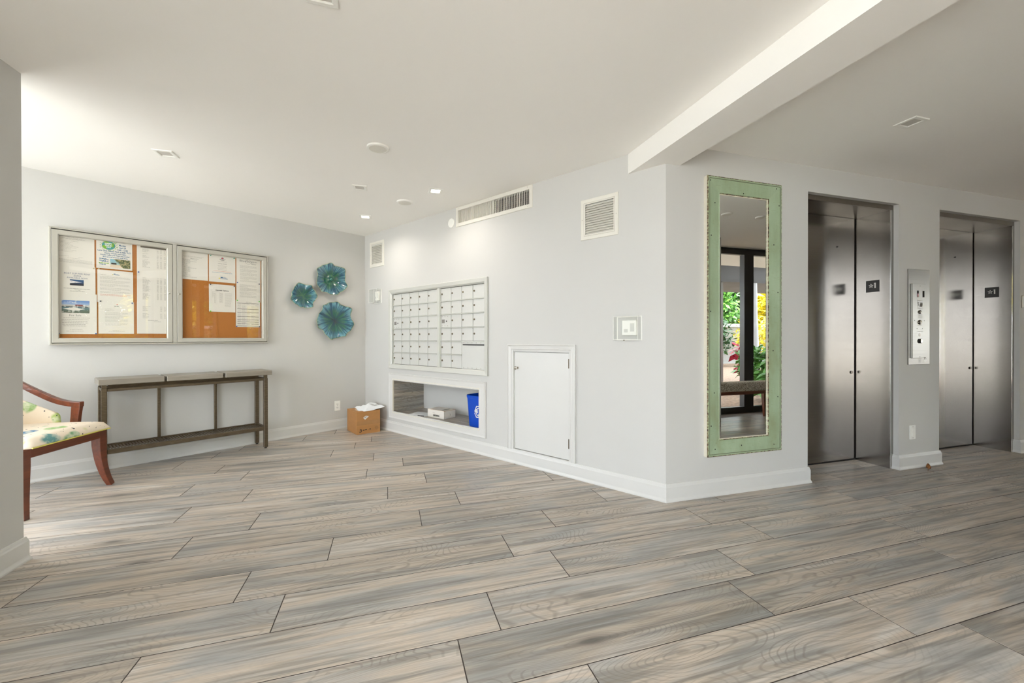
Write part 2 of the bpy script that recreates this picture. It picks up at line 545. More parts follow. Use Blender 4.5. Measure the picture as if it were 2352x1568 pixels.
def empty(name, at, label=None, cat=None, group=None, kind=None):
    o = bpy.data.objects.new(name, None)
    o.empty_display_size = 0.1
    C.objects.link(o)
    loc, rz = at
    o.location = loc
    o.rotation_euler = (0, 0, rz)
    return tag(o, label, cat, group, kind)
def struct(name, g, mat, label=None, loc=(0, 0, 0), rz=0.0):
    return tag(obj(name, g, mat, None, loc, rz), label, None, None, 'structure')
def dup(root, at, label, group=None):
    r = root.copy(); C.objects.link(r)
    loc, rz = at
    r.location = loc; r.rotation_euler = (0, 0, rz)
    r['label'] = label
    if group: r['group'] = group
    for ch in list(root.children):
        c_ = ch.copy(); C.objects.link(c_); c_.parent = r
        for g_ in ch.children:
            d_ = g_.copy(); C.objects.link(d_); d_.parent = c_
    return r
def text_mesh(s, size, width=None, bold=0.0, spacing=1.0, lines=1.0):
    "flat lettering standing in the x-z plane, facing -y, centred"
    cu = bpy.data.curves.new('lettering', 'FONT')
    cu.body = s
    cu.size = size
    cu.align_x = 'CENTER'
    cu.align_y = 'CENTER'
    cu.offset = bold
    cu.space_character = spacing
    cu.space_line = lines
    cu.resolution_u = 3
    tob = bpy.data.objects.new('lettering', cu)
    me = bpy.data.meshes.new_from_object(tob)
    bpy.data.objects.remove(tob)
    bpy.data.curves.remove(cu)
    xs = [v.co.x for v in me.vertices] or [0]
    k = (width / (max(xs) - min(xs))) if width and max(xs) > min(xs) else 1.0
    x0 = (max(xs) + min(xs)) / 2
    for v in me.vertices:
        v.co = ((v.co.x - x0) * k, -v.co.z, v.co.y)
    return me
def holes(L0, L1, z0, z1, y0, y1, hs):
    "a slab in the x-z plane with rectangular holes"
    xs = sorted({L0, L1, *[h[0] for h in hs], *[h[1] for h in hs]})
    zs = sorted({z0, z1, *[h[2] for h in hs], *[h[3] for h in hs]})
    g = G()
    def solid(i, j):
        if i < 0 or j < 0 or i >= len(xs) - 1 or j >= len(zs) - 1:
            return False
        cx, cz = (xs[i] + xs[i + 1]) / 2, (zs[j] + zs[j + 1]) / 2
        return not any(h[0] < cx < h[1] and h[2] < cz < h[3] for h in hs)
    for i in range(len(xs) - 1):
        for j in range(len(zs) - 1):
            if not solid(i, j):
                continue
            a, b_, c_, d_ = xs[i], xs[i + 1], zs[j], zs[j + 1]
            g.add([(a, y0, c_), (b_, y0, c_), (b_, y0, d_), (a, y0, d_)], [(0, 1, 2, 3)])
            g.add([(a, y1, c_), (a, y1, d_), (b_, y1, d_), (b_, y1, c_)], [(0, 1, 2, 3)])
            if not solid(i - 1, j): g.add([(a, y0, c_), (a, y0, d_), (a, y1, d_), (a, y1, c_)], [(0, 1, 2, 3)])
            if not solid(i + 1, j): g.add([(b_, y0, c_), (b_, y1, c_), (b_, y1, d_), (b_, y0, d_)], [(0, 1, 2, 3)])
            if not solid(i, j - 1): g.add([(a, y0, c_), (a, y1, c_), (b_, y1, c_), (b_, y0, c_)], [(0, 1, 2, 3)])
            if not solid(i, j + 1): g.add([(a, y0, d_), (b_, y0, d_), (b_, y1, d_), (a, y1, d_)], [(0, 1, 2, 3)])
    return g
def frame_pieces(x0, x1, z0, z1, w, prof, base=0.0):
    """four mitred rails round a rectangle (outer x0..x1, z0..z1); w = rail width;
    prof: list of (inset 0..w, protrusion) front profile, closed to the back plane y=0; -y is the room."""
    out = []
    def ring(i, y):
        return [(x0 + i, -y, z0 + i), (x1 - i, -y, z0 + i), (x1 - i, -y, z1 - i), (x0 + i, -y, z1 - i)]
    pr = [(prof[0][0], base)] + list(prof) + [(prof[-1][0], base)]
    rings = [ring(i, y) for i, y in pr]
    for k in range(4):
        g = G()
        vs, fs = [], []
        for rg in rings:
            vs += [rg[k], rg[(k + 1) % 4]]
        for q in range(len(rings) - 1):
            fs.append((q * 2, q * 2 + 1, q * 2 + 3, q * 2 + 2))
        n_ = len(rings)
        fs.append(tuple(q * 2 for q in range(n_)))
        fs.append(tuple(q * 2 + 1 for q in range(n_))[::-1])
        g.add(vs, fs)
        out.append(g)
    return out
def fix(g_or_obj):
    me = g_or_obj.data
    bm = bmesh.new(); bm.from_mesh(me)
    bmesh.ops.recalc_face_normals(bm, faces=bm.faces)
    bm.to_mesh(me); bm.free()
    return g_or_obj

# ------------------------------------------------------------------ floor: every plank its own piece
PL, PW = 1.243, 0.24309
Y0 = 1.25975
JOINT = {-1: 2.133, 0: 0.651, 1: 0.245, 2: 0.412, 3: -0.431, 4: 0.614, 5: -0.294, 6: 0.191, 7: -0.78, 8: -0.004,
         9: 0.285, 10: -0.171, 11: 0.127, 12: -0.131, 13: -0.522, 14: -0.33, 15: -0.177, 16: 0.35, 17: -0.6, 18: 0.1, 19: -0.4,
         -2: 0.9, -3: 0.4, -4: 1.1, -5: 0.1, -6: 0.8}
floor = struct('floor', G().box(XL - 0.1, XR + 0.1, YW - 0.08, 6.0, -0.12, -0.0009), 'gap')
def plank_mesh(l, w):
    bm = bmesh.new()
    bmesh.ops.create_cube(bm, size=1.0)
    bmesh.ops.scale(bm, vec=(l, w, 0.010), verts=bm.verts)
    bmesh.ops.bevel(bm, geom=[e for e in bm.edges if all(v.co.z > 0 for v in e.verts)], offset=0.0006, segments=1, affect='EDGES')
    bmesh.ops.translate(bm, vec=(0, 0, -0.005), verts=bm.verts)
    g = G(); g.take(bm)
    me = g.mesh('plank')
    me.materials.append(MT['plank'])
    return me
PM = {}
def inside(x, y):
    if x < XL or x > XR or y < YW: return False
    if y <= YC + 0.33 and x > BC.x: return y <= YC or 3.0 < x < 5.95
    p = Vector((x, y))
    return (p - AB).dot(NA) < .12 and (p - AB).dot(NB) < .12
for k in range(-6, 20):
    yt = Y0 + k * PW
    yb = yt - PW
    ym = (yt + yb) / 2
    n0 = math.floor((XL - JOINT[k]) / PL)
    for n_ in range(n0, n0 + 14):
        xa, xb = JOINT[k] + n_ * PL, JOINT[k] + (n_ + 1) * PL
        xa, xb = max(xa, XL), min(xb, XR)
        if xb - xa < 0.02: continue
        pts = [(xa + (xb - xa) * i / 12, yb + (yt - yb) * j / 4) for i in range(13) for j in range(5)]
        if not any(inside(*p) for p in pts): continue
        y1 = yt; y0_ = max(yb, YW)
        if y1 - y0_ < 0.02: continue
        l, w = round(xb - xa - 0.0042, 4), round(y1 - y0_ - 0.0042, 4)
        if (l, w) not in PM: PM[(l, w)] = plank_mesh(l, w)
        obj('plank', PM[(l, w)], None, floor, ((xa + xb) / 2, (y1 + y0_) / 2, 0))

# ------------------------------------------------------------------ ceiling, beam, walls
struct('ceiling', G().box(XL - 1.2, XR + 0.3, YW - 0.45, 6.4, H, H + 0.3).box(-0.8, XR + 0.3, -1.45, YW - 0.45, H + .02, H + .3), 'ceil')  # overhangs past the rear and left glazing are added to cut daylight
struct('wall_sky_block', G().box(-0.8, XR + 0.3, -1.45, -1.15, H + .3, 17.0), 'column_grey')  # added wall above the eaves, keeps sky light off the rear windows
struct('trim_beam', G().box(1.66, 1.918, YW, YC, 2.297, H - 0.0005).add(
    # the beam runs on until it meets the slanted wall
    [(1.66, YC, 2.297), (BC.x, YC, 2.297), (1.66, BC.y + (BC.x - 1.66) * UB.y / -UB.x, 2.297),
     (1.66, YC, H - .0005), (BC.x, YC, H - .0005), (1.66, BC.y + (BC.x - 1.66) * UB.y / -UB.x, H - .0005)],
    [(0, 1, 2), (3, 5, 4), (0, 2, 5, 3), (1, 4, 5, 2)]), 'ceil')
gA = holes(-3.55, 0.12, 0, H, 0, 0.12, [])
struct('wall_back', gA, 'wall', None, *on('A', 0))
NI = (0.649, 2.165, 0.228, 0.635)
MB_ = (0.615, 2.18, 0.795, 1.652)
V1 = (0.17, 0.40, 2.048, 2.285)
V2 = (3.262, 3.508, 1.91, 2.158)
V3 = (1.806, 2.712, 2.276, 2.410)
DR = (2.533, 3.122, 0.122, 1.002)
struct('wall_center', holes(0, BLEN, 0, H, 0, 0.12, [(NI[0] - .02, NI[1] + .02, NI[2] - .02, NI[3] + .02), MB_, V1, V2, V3, DR]), 'wall', None, *on('B', 0))
E1 = (3.098 - BC.x, 4.127 - BC.x)
E2 = (4.652 - BC.x, 5.845 - BC.x)
struct('wall_right', holes(0, XR - BC.x, 0, H, 0, 0.12, [(*E1, -1, 2.241), (*E2, -1, 2.241)]), 'wall', None, *on('C', 0))
struct('wall_left', G().box(-1.87, -1.75, YW + 0.02, 2.668, 0, H), 'wall')
struct('wall_end', G().box(XR, XR + 0.12, YW - 0.1, YC + 0.2, 0, H), 'wall')

# glazed walls: frames as structure, panes as parts
def glazed(name, at, width, top, mulls, sill=0.09, head=0.09, mw=0.18, dep=0.06):
    root = empty(name, at, None, None, None, 'structure')
    obj('window_frame', G().box(0, width, -dep / 2, dep / 2, 0, sill), 'frame_black', root)
    obj('window_frame', G().box(0, width, -dep / 2, dep / 2, top - head, top), 'frame_black', root)
    prev = 0.0
    for mx in mulls + [width]:
        a, b_ = (mx - mw / 2, mx + mw / 2) if mx < width else (width - 0.05, width)
        g = G()
        g.box(a, (a + b_) / 2 - .003, -dep / 2 - .012, dep / 2 + .012, sill, top - head)
        g.box((a + b_) / 2 + .003, b_, -dep / 2 - .006, dep / 2 + .006, sill, top - head)
        obj('mullion', g, 'frame_black', root)
        if a > prev + .05:
            obj('window_pane', G().add([(prev, 0, sill), (a, 0, sill), (a, 0, top - head), (prev, 0, top - head)], [(0, 1, 2, 3)]), 'glass', root)
        prev = b_
    return root
glazed('window_1', ((XL, YW, 0), 0), 1.92 - XL, H - 0.002, [x - XL for x in (-1.93, -.75, .43)])
glazed('window_4', ((2.75, YW, 0), 0), .67, H - 0.002, [.25], mw=.12)
glazed('window_5', ((4.30, YW, 0), 0), 1.50, H - 0.002, [.85])
struct('wall_rear', G().box(1.92, 2.75, YW - .06, YW + .05, 0, H).box(3.42, 4.30, YW - .06, YW + .05, 0, H).box(5.80, 8.25, YW - .06, YW + .05, 0, H).box(11.25, XR, YW - .06, YW + .05, 0, H), 'wall')
glazed('window_3', ((8.25, YW, 0), 0), 3.0, H - 0.002, [1.0, 2.0])
ycorn = AB.y + (XL - AB.x) * UA.y / UA.x
glazed('window_2', ((XL, YW + .06, 0), PI / 2), ycorn - YW - .06, H - 0.002, [0.9, 2.1, 3.05])

# baseboards
BP = [(0.0, 0.0), (0.020, 0.0), (0.020, 0.008), (0.015, 0.020), (0.0135, 0.026), (0.0135, 0.098), (0.010, 0.106), (0.009, 0.112), (0.006, 0.121), (0.0, 0.122)]
def baseboard(path, names):
    P_ = [Vector(p) for p in path]
    segs = [(P_[i + 1] - P_[i]).normalized() for i in range(len(P_) - 1)]
    nr = [Vector((d.y, -d.x)) for d in segs]
    mit = []
    for i in range(len(P_)):
        if i == 0: mit.append(nr[0])
        elif i == len(P_) - 1: mit.append(nr[-1])
        else:
            m_ = (nr[i - 1] + nr[i]).normalized()
            mit.append(m_ / m_.dot(nr[i]))
    for i, nm in enumerate(names):
        g = G()
        vs = [(*(P_[j] + mit[j] * o_), z_) for j in (i, i + 1) for o_, z_ in BP]
        n_ = len(BP)
        fs = [(k, k + 1, n_ + k + 1, n_ + k) for k in range(n_ - 1)] + [tuple(range(n_)), tuple(range(n_, 2 * n_))[::-1]]
        g.add(vs, fs)
        fix(tag(obj(nm, g, 'trim'), None, None, None, 'structure'))
pA = AB + UA * -3.39
jd = 0.038
baseboard([pA, AB, BC, (3.098, YC), (3.098, YC + jd)], ['baseboard_back', 'baseboard_center', 'baseboard_right', 'baseboard_right'])
baseboard([(4.127, YC + jd), (4.127, YC), (4.652, YC), (4.652, YC + jd)], ['baseboard_pier', 'baseboard_pier', 'baseboard_pier'])
baseboard([(5.845, YC + jd), (5.845, YC), (XR, YC)], ['baseboard_right', 'baseboard_right'])
baseboard([(-1.75, YW + .04), (-1.75, 2.668), (-1.87, 2.668)], ['baseboard_left', 'baseboard_left'])

# ------------------------------------------------------------------ elevators
def elevator(name, x0, x1, split, label):
    root = empty(name, ((0, YC + jd, 0), 0), label, None, 'elevator entrances', 'structure')
    w = 0.036
    d = 0.274
    obj('side_jamb', G().cbox(x0, x0 + w, 0, d + .01, 0, 2.241, 0.002), 'steel_dk', root)
    obj('side_jamb', G().box(x1 - w, x1, 0.0, d + .01, 0, 2.2), 'steel', root)
    obj('jamb_edge', G().cbox(x1 - w - .003, x1 - w + .007, -.003, .004, 0, 2.2, 0.0015), 'chrome', root)
    obj('header', G().cbox(x0 + w, x1, 0, 0.02, 2.2, 2.241, 0.002).box(x0 + w, x1, .02, d + .01, 2.2, 2.23), 'steel_dk', root)
    obj('door_panel', G().cbox(x0 + w, split, d - .006, d + .03, 0.012, 2.2, 0.002), 'steel', root)
    obj('door_panel', G().cbox(split + .002, x1 - w - .013, d, d + .03, 0.012, 2.2, 0.002), 'steel', root)
    obj('door_gap', G().box(x1 - w - .013, x1 - w, d + .006, d + .03, 0, 2.2), 'dark', root)
    obj('sill', G().box(x0 + w, x1 - w, d - .002, d + .05, 0.0, 0.012), 'dark', root)
    for zz in (0.80,):
        obj('peg', G().lathe([(0.0, 0), (0.013, 0), (0.013, 0.004), (0.009, 0.006)], 14, 'y', (x1 - w - .05, d - .007, zz)), 'steel_dk', root)
    # brushed indicator stud high on the door
    obj('peg', G().lathe([(0.0, 0), (0.006, 0), (0.006, 0.004)], 10, 'y', (split + .16, d - .005, 1.93)), 'dark', root)
    return root
elevator('door_1', 3.098, 4.127, 3.70, 'left elevator doorway beside the green mirror')
elevator('door_2', 4.652, 5.845, 5.35, 'elevator doorway at the edge of the frame')
def floor_sign(x, ylo, label):
    root = empty('floor_sign', ((x, ylo, 1.568), -PI / 2), label, 'sign', 'black floor signs in the elevator doorways')
    obj('plate', G().cbox(-.051, .051, -.004, 0, -.051, .051, .0015), 'sign_black', root)
    g = G()
    R1, R2 = .0205, .0098
    cx, cz = -.010, .004
    out = [(cx + (R1 if i % 2 == 0 else R1 * .42) * math.sin(i * PI / 5), cz + (R1 if i % 2 == 0 else R1 * .42) * math.cos(i * PI / 5)) for i in range(10)]
    inn = [(cx + (R1 * .66 if i % 2 == 0 else R1 * .24) * math.sin(i * PI / 5), cz + (R1 * .66 if i % 2 == 0 else R1 * .24) * math.cos(i * PI / 5)) for i in range(10)]
    vs = [(a, -.0055, c) for a, c in out] + [(a, -.0055, c) for a, c in inn] + [(a, -.004, c) for a, c in out] + [(a, -.004, c) for a, c in inn]
    fs = []
    for i in range(10):
        j = (i + 1) % 10
        fs += [(i, j, 10 + j, 10 + i), (i, 20 + i, 20 + j, j), (10 + i, 10 + j, 30 + j, 30 + i)]
    g.add(vs, fs)
    obj('star', g, 'sign_raise', root)
    g = G()
    g.box(.017, .0265, -.0055, -.004, -.018, .028)
    g.add([(.010, -.0055, .020), (.017, -.0055, .020), (.0265, -.0055, .028), (.019, -.0055, .0275)], [(0, 1, 2, 3)])
    obj('numeral', g, 'sign_raise', root)
    obj('braille', G().box(-.012, .012, -.0048, -.004, -.034, -.030), 'sign_black', root)
    return root
floor_sign(4.091 - .0005, 2.521, 'black star and 1 sign in the doorway nearer the mirror')
floor_sign(5.809 - .0005, 2.525, 'black star and 1 sign in the doorway past the call panel')

# ------------------------------------------------------------------ call panel on the pier
root = empty('elevator_call_panel', on('C', 0), 'tall stainless call button panel on the pier between the elevators', 'panel')
obj('back_plate', G().cbox(2.427, 2.699, -.010, 0, .884, 1.700, .002), 'steel_lt', root)
fp = obj('face_plate', G().cbox(2.450, 2.618, -.026, -.010, .940, 1.574, .002), 'steel_lt', root)
for a, c, mt in ((2.506, 'l', 'ind_red'), (2.578, 'r', None)):
    w_ = obj('indicator', G().box(a - .002, a + .018, -.0275, -.026, 1.460, 1.515), 'dark', fp)
obj('indicator', G().box(2.508, 2.516, -.0282, -.0275, 1.464, 1.490), 'ind_red', fp)
def lines(rects, mat, parent, name='print', yy=-.0266, kind='stuff'):
    g = G()
    for x0_, x1_, z0_, z1_ in rects: g.quad(x0_, x1_, z0_, z1_, yy)
    o = obj(name, g, mat, parent)
    o['kind'] = kind
    return o
rl = [(2.505, 2.575, 1.430, 1.433), (2.498, 2.580, 1.366, 1.3685), (2.508, 2.572, 1.358, 1.3605), (2.510, 2.574, 1.309, 1.3115), (2.520, 2.566, 1.301, 1.3035),
      (2.512, 2.574, 1.292, 1.2945), (2.516, 2.570, 1.286, 1.288), (2.518, 2.566, 1.279, 1.281), (2.508, 2.570, 1.219, 1.2215), (2.500, 2.578, 1.166, 1.169)]
lines(rl, 'mid_ink', fp)
g = G()   # flame and figure of the fire warning
g.add([(2.516, -.0268, 1.422), (2.524, -.0268, 1.412), (2.518, -.0268, 1.404), (2.527, -.0268, 1.396), (2.520, -.0268, 1.386), (2.510, -.0268, 1.380), (2.517, -.0268, 1.392), (2.513, -.0268, 1.402)], [(0, 1, 2, 3, 4, 5, 6, 7)])
for q in range(3):
    g.add([(2.540 + q * .012, -.0268, 1.384), (2.546 + q * .012, -.0268, 1.382), (2.550 + q * .011, -.0268, 1.402), (2.545 + q * .011, -.0268, 1.420), (2.541 + q * .011, -.0268, 1.402)], [(0, 1, 2, 3, 4)])
g.quad(2.538, 2.566, 1.378, 1.386, -.0268)
obj('fire_symbol', g, 'mid_ink', fp)
for zz, r in ((1.333, .012), (1.246, .015)):
    bt = obj('call_button', G().lathe([(r * 1.35, 0), (r * 1.35, -.004), (r, -.005), (r, -.009), (0.0005, -.010)], 20, 'y', (2.541, -.026, zz)), 'steel_dk', root, auto=True)
    obj('arrow', G().add([(2.541 - r * .6, -.0364, zz - .003), (2.541 + r * .6, -.0364, zz - .003), (2.541, -.0364, zz + r * .7)], [(0, 1, 2)]), 'white', bt)
obj('speaker_oval', G().lathe([(.014, 0), (.014, -.0008), (.0005, -.001)], 16, 'y', (2.538, -.0262, 1.138)), 'steel_dk', fp)
g = G()
g.add([(2.541 + (.014 if math.cos(t) > 0 else -.014) + .018 * math.cos(t), -.0272, 1.085 + .019 * math.sin(t)) for t in [2 * PI * (i + .5) / 20 for i in range(20)]], [tuple(range(20))])
sq = obj('key_switch', g, 'dark', fp)
obj('key_barrel', G().lathe([(.0145, 0), (.0145, -.003), (.0005, -.004)], 16, 'y', (2.553, -.0272, 1.085)), 'chrome', root, auto=True)
for xx, zz in ((2.543, 1.555), (2.543, .951), (2.473, 1.26), (2.598, 1.26), (2.505, 1.192), (2.573, 1.192)):
    obj('screw', G().lathe([(.0035, 0), (.0035, -.001), (.0005, -.0014)], 8, 'y', (xx, -.026, zz)), 'mid_ink', root)
obj('ring', G().sweep([(2.606 + .011 * math.sin(t), -.028, .925 + .022 * math.cos(t)) for t in [2 * PI * i / 14 for i in range(15)]], .0013, 5), 'chrome', root)

# small grey plate cut by the frame edge
root = empty('wall_plate', on('C', 0), 'small grey metal wall plate right of the second elevator', 'plate')
obj('plate', G().cbox(4.062, 4.20, -.006, 0, 1.40, 1.52, .002), 'steel_dk', root)

# ------------------------------------------------------------------ outlets
def outlet(at, label, kind='duplex'):
    root = empty('wall_outlet', at, label, 'outlet')
    obj('cover_plate', G().cbox(-.036, .036, -.006, 0, -.060, .060, .002), 'white', root)
    if kind == 'duplex':
        for dz in (.020, -.020):
            r_ = obj('receptacle', G().cbox(-.017, .017, -.0085, -.005, dz - .014, dz + .014, .003), 'white', root)
            obj('slot', G().box(-.009, -.006, -.0089, -.0082, dz - .004, dz + .007).box(.006, .009, -.0089, -.0082, dz - .004, dz + .006).box(-.002, .002, -.0089, -.0082, dz - .010, dz - .006), 'plug', r_)
        obj('screw', G().lathe([(.003, 0), (.003, -.001)], 8, 'y', (0, -.006, 0)), 'mid_ink', root)
    else:
        obj('receptacle', G().cbox(-.017, .017, -.010, -.005, -.034, .034, .002), 'white', root)
        for dz in (.047, -.047):
            obj('screw', G().lathe([(.003, 0), (.003, -.001)], 8, 'y', (0, -.006, dz)), 'mid_ink', root)
    return root
outlet(on('A', -.374, .287), 'white duplex power outlet on the wall beside the cardboard box')
outlet(on('C', 2.492, .305), 'white decorator wall plate low on the pier between the elevators', 'deco')

# ------------------------------------------------------------------ green framed mirror
root = empty('wall_mirror', on('C', 0), 'tall wall mirror in a distressed green wooden frame', 'mirror')
MX0, MX1, MZ0, MZ1 = .316, .986, .285, 2.243
D = .036
iw = .118
obj('backing', G().box(MX0 + .01, MX1 - .01, -.012, -.001, MZ0 + .01, MZ1 - .01), 'dark', root)
for g in frame_pieces(MX0, MX1, MZ0, MZ1, iw, [(0, D - .004), (.004, D), (.014, D), (.018, D - .004), (iw - .012, D - .014), (iw - .008, D - .010)]):
    o = fix(obj('frame_rail', g, 'green', root))
for g in frame_pieces(MX0 - .0012, MX1 + .0012, MZ0 - .0012, MZ1 + .0012, .01, [(0, D - .005), (.0010, D - .005)]):
    fix(obj('frame_side', g, 'cream', root))
for g in frame_pieces(MX0 - .0014, MX1 + .0014, MZ0 - .0014, MZ1 + .0014, .01, [(0, D - .004), (.004, D + .0008), (.0065, D + .0008)], D - .006):
    fix(obj('worn_edge', g, 'chip', root))
for g in frame_pieces(MX0 + .0145, MX1 - .0145, MZ0 + .0145, MZ1 - .0145, .01, [(0, D + .0003), (.0022, D + .0003)]):
    fix(obj('groove', g, 'olive', root))
for g in frame_pieces(MX0 + iw - .010, MX1 - iw + .010, MZ0 + iw - .010, MZ1 - iw + .010, .01, [(0, D - .0125), (.004, D - .0118), (.006, D - .016)]):
    fix(obj('worn_edge', g, 'chip', root))
for g in frame_pieces(MX0 + iw - .005, MX1 - iw + .005, MZ0 + iw - .005, MZ1 - iw + .005, .01, [(0, D - .018), (.005, D - .018)]):
    fix(obj('inner_lip', g, 'cream', root))
gx0, gx1, gz0, gz1 = MX0 + iw - .002, MX1 - iw + .002, MZ0 + iw - .002, MZ1 - iw + .002
bv = .016
gm = G()
yb_, yf_ = -(D - .0215), -(D - .0195)
gm.add([(gx0, yb_, gz0), (gx1, yb_, gz0), (gx1, yb_, gz1), (gx0, yb_, gz1), (gx0 + bv, yf_, gz0 + bv), (gx1 - bv, yf_, gz0 + bv), (gx1 - bv, yf_, gz1 - bv), (gx0 + bv, yf_, gz1 - bv)],
       [(4, 5, 6, 7), (0, 1, 5, 4), (1, 2, 6, 5), (2, 3, 7, 6), (3, 0, 4, 7)])
obj('mirror_glass', gm, 'mirror', root)
for sx, zz in ((.343, 2.212), (.385, 2.06), (.35, 1.83), (.344, 1.3), (.38, .73), (.35, .50), (.386, .335),
               (.94, 2.213), (.64, 2.15), (.964, 2.09), (.92, 1.80), (.955, 1.45), (.915, 1.02), (.955, .68), (.62, .345), (.92, .33)):
    dpth = D - .004 - .010 * min(1, max(0, (min(sx - MX0, MX1 - sx, zz - MZ0, MZ1 - zz) - .018) / .09))
    obj('nail', G().lathe([(.0042, .002), (.0042, -.001), (.0005, -.002)], 8, 'y', (sx, -dpth, zz)), 'dark', root)

# ------------------------------------------------------------------ access hatch door on the slanted wall
root = empty('door_3', on('B', 0), 'small white access hatch with a round knob', None, None, 'structure')
cw = .060
prof = [(0, .018), (.007, .021), (.012, .015), (.034, .012), (.040, .015), (.046, .009), (cw, .007)]
fr_ = frame_pieces(2.473, 3.183, -.30, 1.062, cw, prof)
for i, g in enumerate(fr_):
    if i == 0: continue
    # cut the uprights at the top of the baseboard
    g.v = [(x, y, max(z, .122)) for x, y, z in g.v]
    fix(obj('casing', g, 'trim', root))
obj('reveal', holes(2.533, 3.122, .122, 1.002, .0, .06, [(2.540, 3.115, .124, .996)]), 'trim', root)
lf = obj('door_leaf', G().cbox(2.541, 3.114, .004, .03, .132, .993, .002), 'trim', root)
obj('stop', G().box(2.54, 3.115, .031, .05, .122, 1.0), 'dark', root)
obj('sill', G().cbox(2.532, 3.123, -.010, .03, .120, .128, .002), 'trim', root)
obj('knob', G().lathe([(.012, 0), (.012, -.003), (.005, -.005), (.005, -.014), (.012, -.018), (.0155, -.026), (.0145, -.034), (.008, -.039), (.0005, -.040)], 20, 'y', (2.575, .004, .852)), 'nickel', lf, auto=True)
for zz in (.91, .265):
    hg = obj('hinge', G().cyl((3.117, -.004, zz - .038), (3.117, -.004, zz + .038), .0045, n=10), 'brass', root)

# ------------------------------------------------------------------ mailbox units
root0 = empty('trim_mail', on('B', 0), None, None, None, 'structure')
MO = (.566, 2.222, .757, 1.695)
mw_ = .052
for g in frame_pieces(*MO, mw_, [(0, .020), (.004, .022), (mw_ - .012, .016), (mw_, .004)]):
    fix(obj('frame_rail', g, 'alu', root0))
obj('mullion', G().cbox(1.474, 1.514, -.012, .02, MO[2] + mw_, MO[3] - mw_, .002), 'alu', root0)
_RV = []
def rivet_me():
    if not _RV:
        me = G().lathe([(.0044, .004), (.0044, .0020), (.0005, .0014)], 8, 'y').mesh('rivet')
        me.materials.append(MT['grey_ink'])
        _RV.append(me)
    return _RV[0]
def mailbox_unit(x0, x1, cols, label, big=None):
    root = empty('mailbox_unit', on('B', 0), label, 'mailbox', 'wall mailbox units')
    z0, z1 = .806, 1.641
    obj('cabinet', G().box(x0 - .014, x1 + .010, .022, .10, z0 - .006, z1 + .006), 'dark', root)
    obj('unit_rim', holes(x0 - .014, x1 + .008, z0 - .008, z1 + .006, -.002, .024, [(x0, x1, z0, z1)]), 'alu', root)
    rh = (z1 - z0) / 6
    cwid = (x1 - x0) / cols
    shared = {}
    num = 0
    for r in range(6):
        zt = z1 - r * rh
        if r: # projecting drip ledge above each row
            xe = x1 if (big is None or r < 5) else x0 + 2 * cwid
            obj('ledge', G().cbox(x0, xe, -.005, .02, zt - .004, zt + .004, .0015), 'alu', root)
        for c_ in range(cols):
            if big and r >= 4 and c_ >= 2: continue
            xa, xb = x0 + c_ * cwid + .003, x0 + (c_ + 1) * cwid - .003
            za, zb = zt - rh + .006, zt - .005
            lock_bay = (r == 2 and c_ == 0)
            key = 'm'
            if key not in shared:
                w, h_ = xb - xa, zb - za
                me = G().cbox(0, w, .004, .022, 0, h_, .0015).mesh('mailbox_door')
                me.materials.append(MT['mailbox'])
                lk = G().lathe([(.0095, .004), (.0095, -.001), (.007, -.0035), (.0005, -.004)], 14, 'y', (.018, 0, h_ * .55)).mesh('lock', False)
                lk.materials.append(MT['brass'])
                shared[key] = (me, lk)
            me, lk = shared[key]
            d_ = obj('mailbox_door', me, None, root, (xa, 0, za))
            if lock_bay:
                d_['label'] = 'riveted postal access panel'
                for qx in (.018, .062, .106):
                    for qz in (.016, .113): obj('rivet', rivet_me(), None, d_, (qx, 0, qz))
                obj('label_plate', G().box(.014, .058, .0032, .004, .045, .082), 'mid_ink', d_)
                obj('key_hole', G().lathe([(.008, .004), (.008, .0028), (.0005, .0024)], 12, 'y', (.088, 0, .063)), 'ink', d_)
            else:
                obj('lock', lk, None, d_)
                num += 1
                tm = text_mesh('%d' % (([101, 201, 301, 401][min(3, c_ if cols == 5 else 3)]) + (r if cols == 5 else r * 4 + c_)), .017)
                obj('number', tm, 'faint_ink', d_, (.080, .0034, .062))
    if big:
        xa, xb = x0 + 2 * cwid + .002, x1 - .002
        za, zb = z0 + .004, z1 - 4 * rh - .004
        p = obj('outgoing_panel', G().cbox(xa, xb, .004, .022, za, zb, .0015), 'mailbox', root)
        p['label'] = 'wide outgoing mail panel with slot'
        obj('mail_slot', G().box(xa + .014, xb - .002, .0025, .0045, zb - .036, zb - .024), 'ink', p)
        obj('lettering', text_mesh('OUTGOING MAIL', .030, .20), 'faint_ink', p, ((xa + xb) / 2, .0034, zb - .075))
        for i in range(5):
            for zz in (zb - .011, za + .012): obj('rivet', rivet_me(), None, p, (xa + .028 + i * .060, 0, zz))
    return root
mailbox_unit(.642, 1.462, 5, 'five-column bank of small pale mailbox doors with locks')
mailbox_unit(1.521, 2.167, 4, 'mailbox bank with the wide OUTGOING MAIL panel', True)

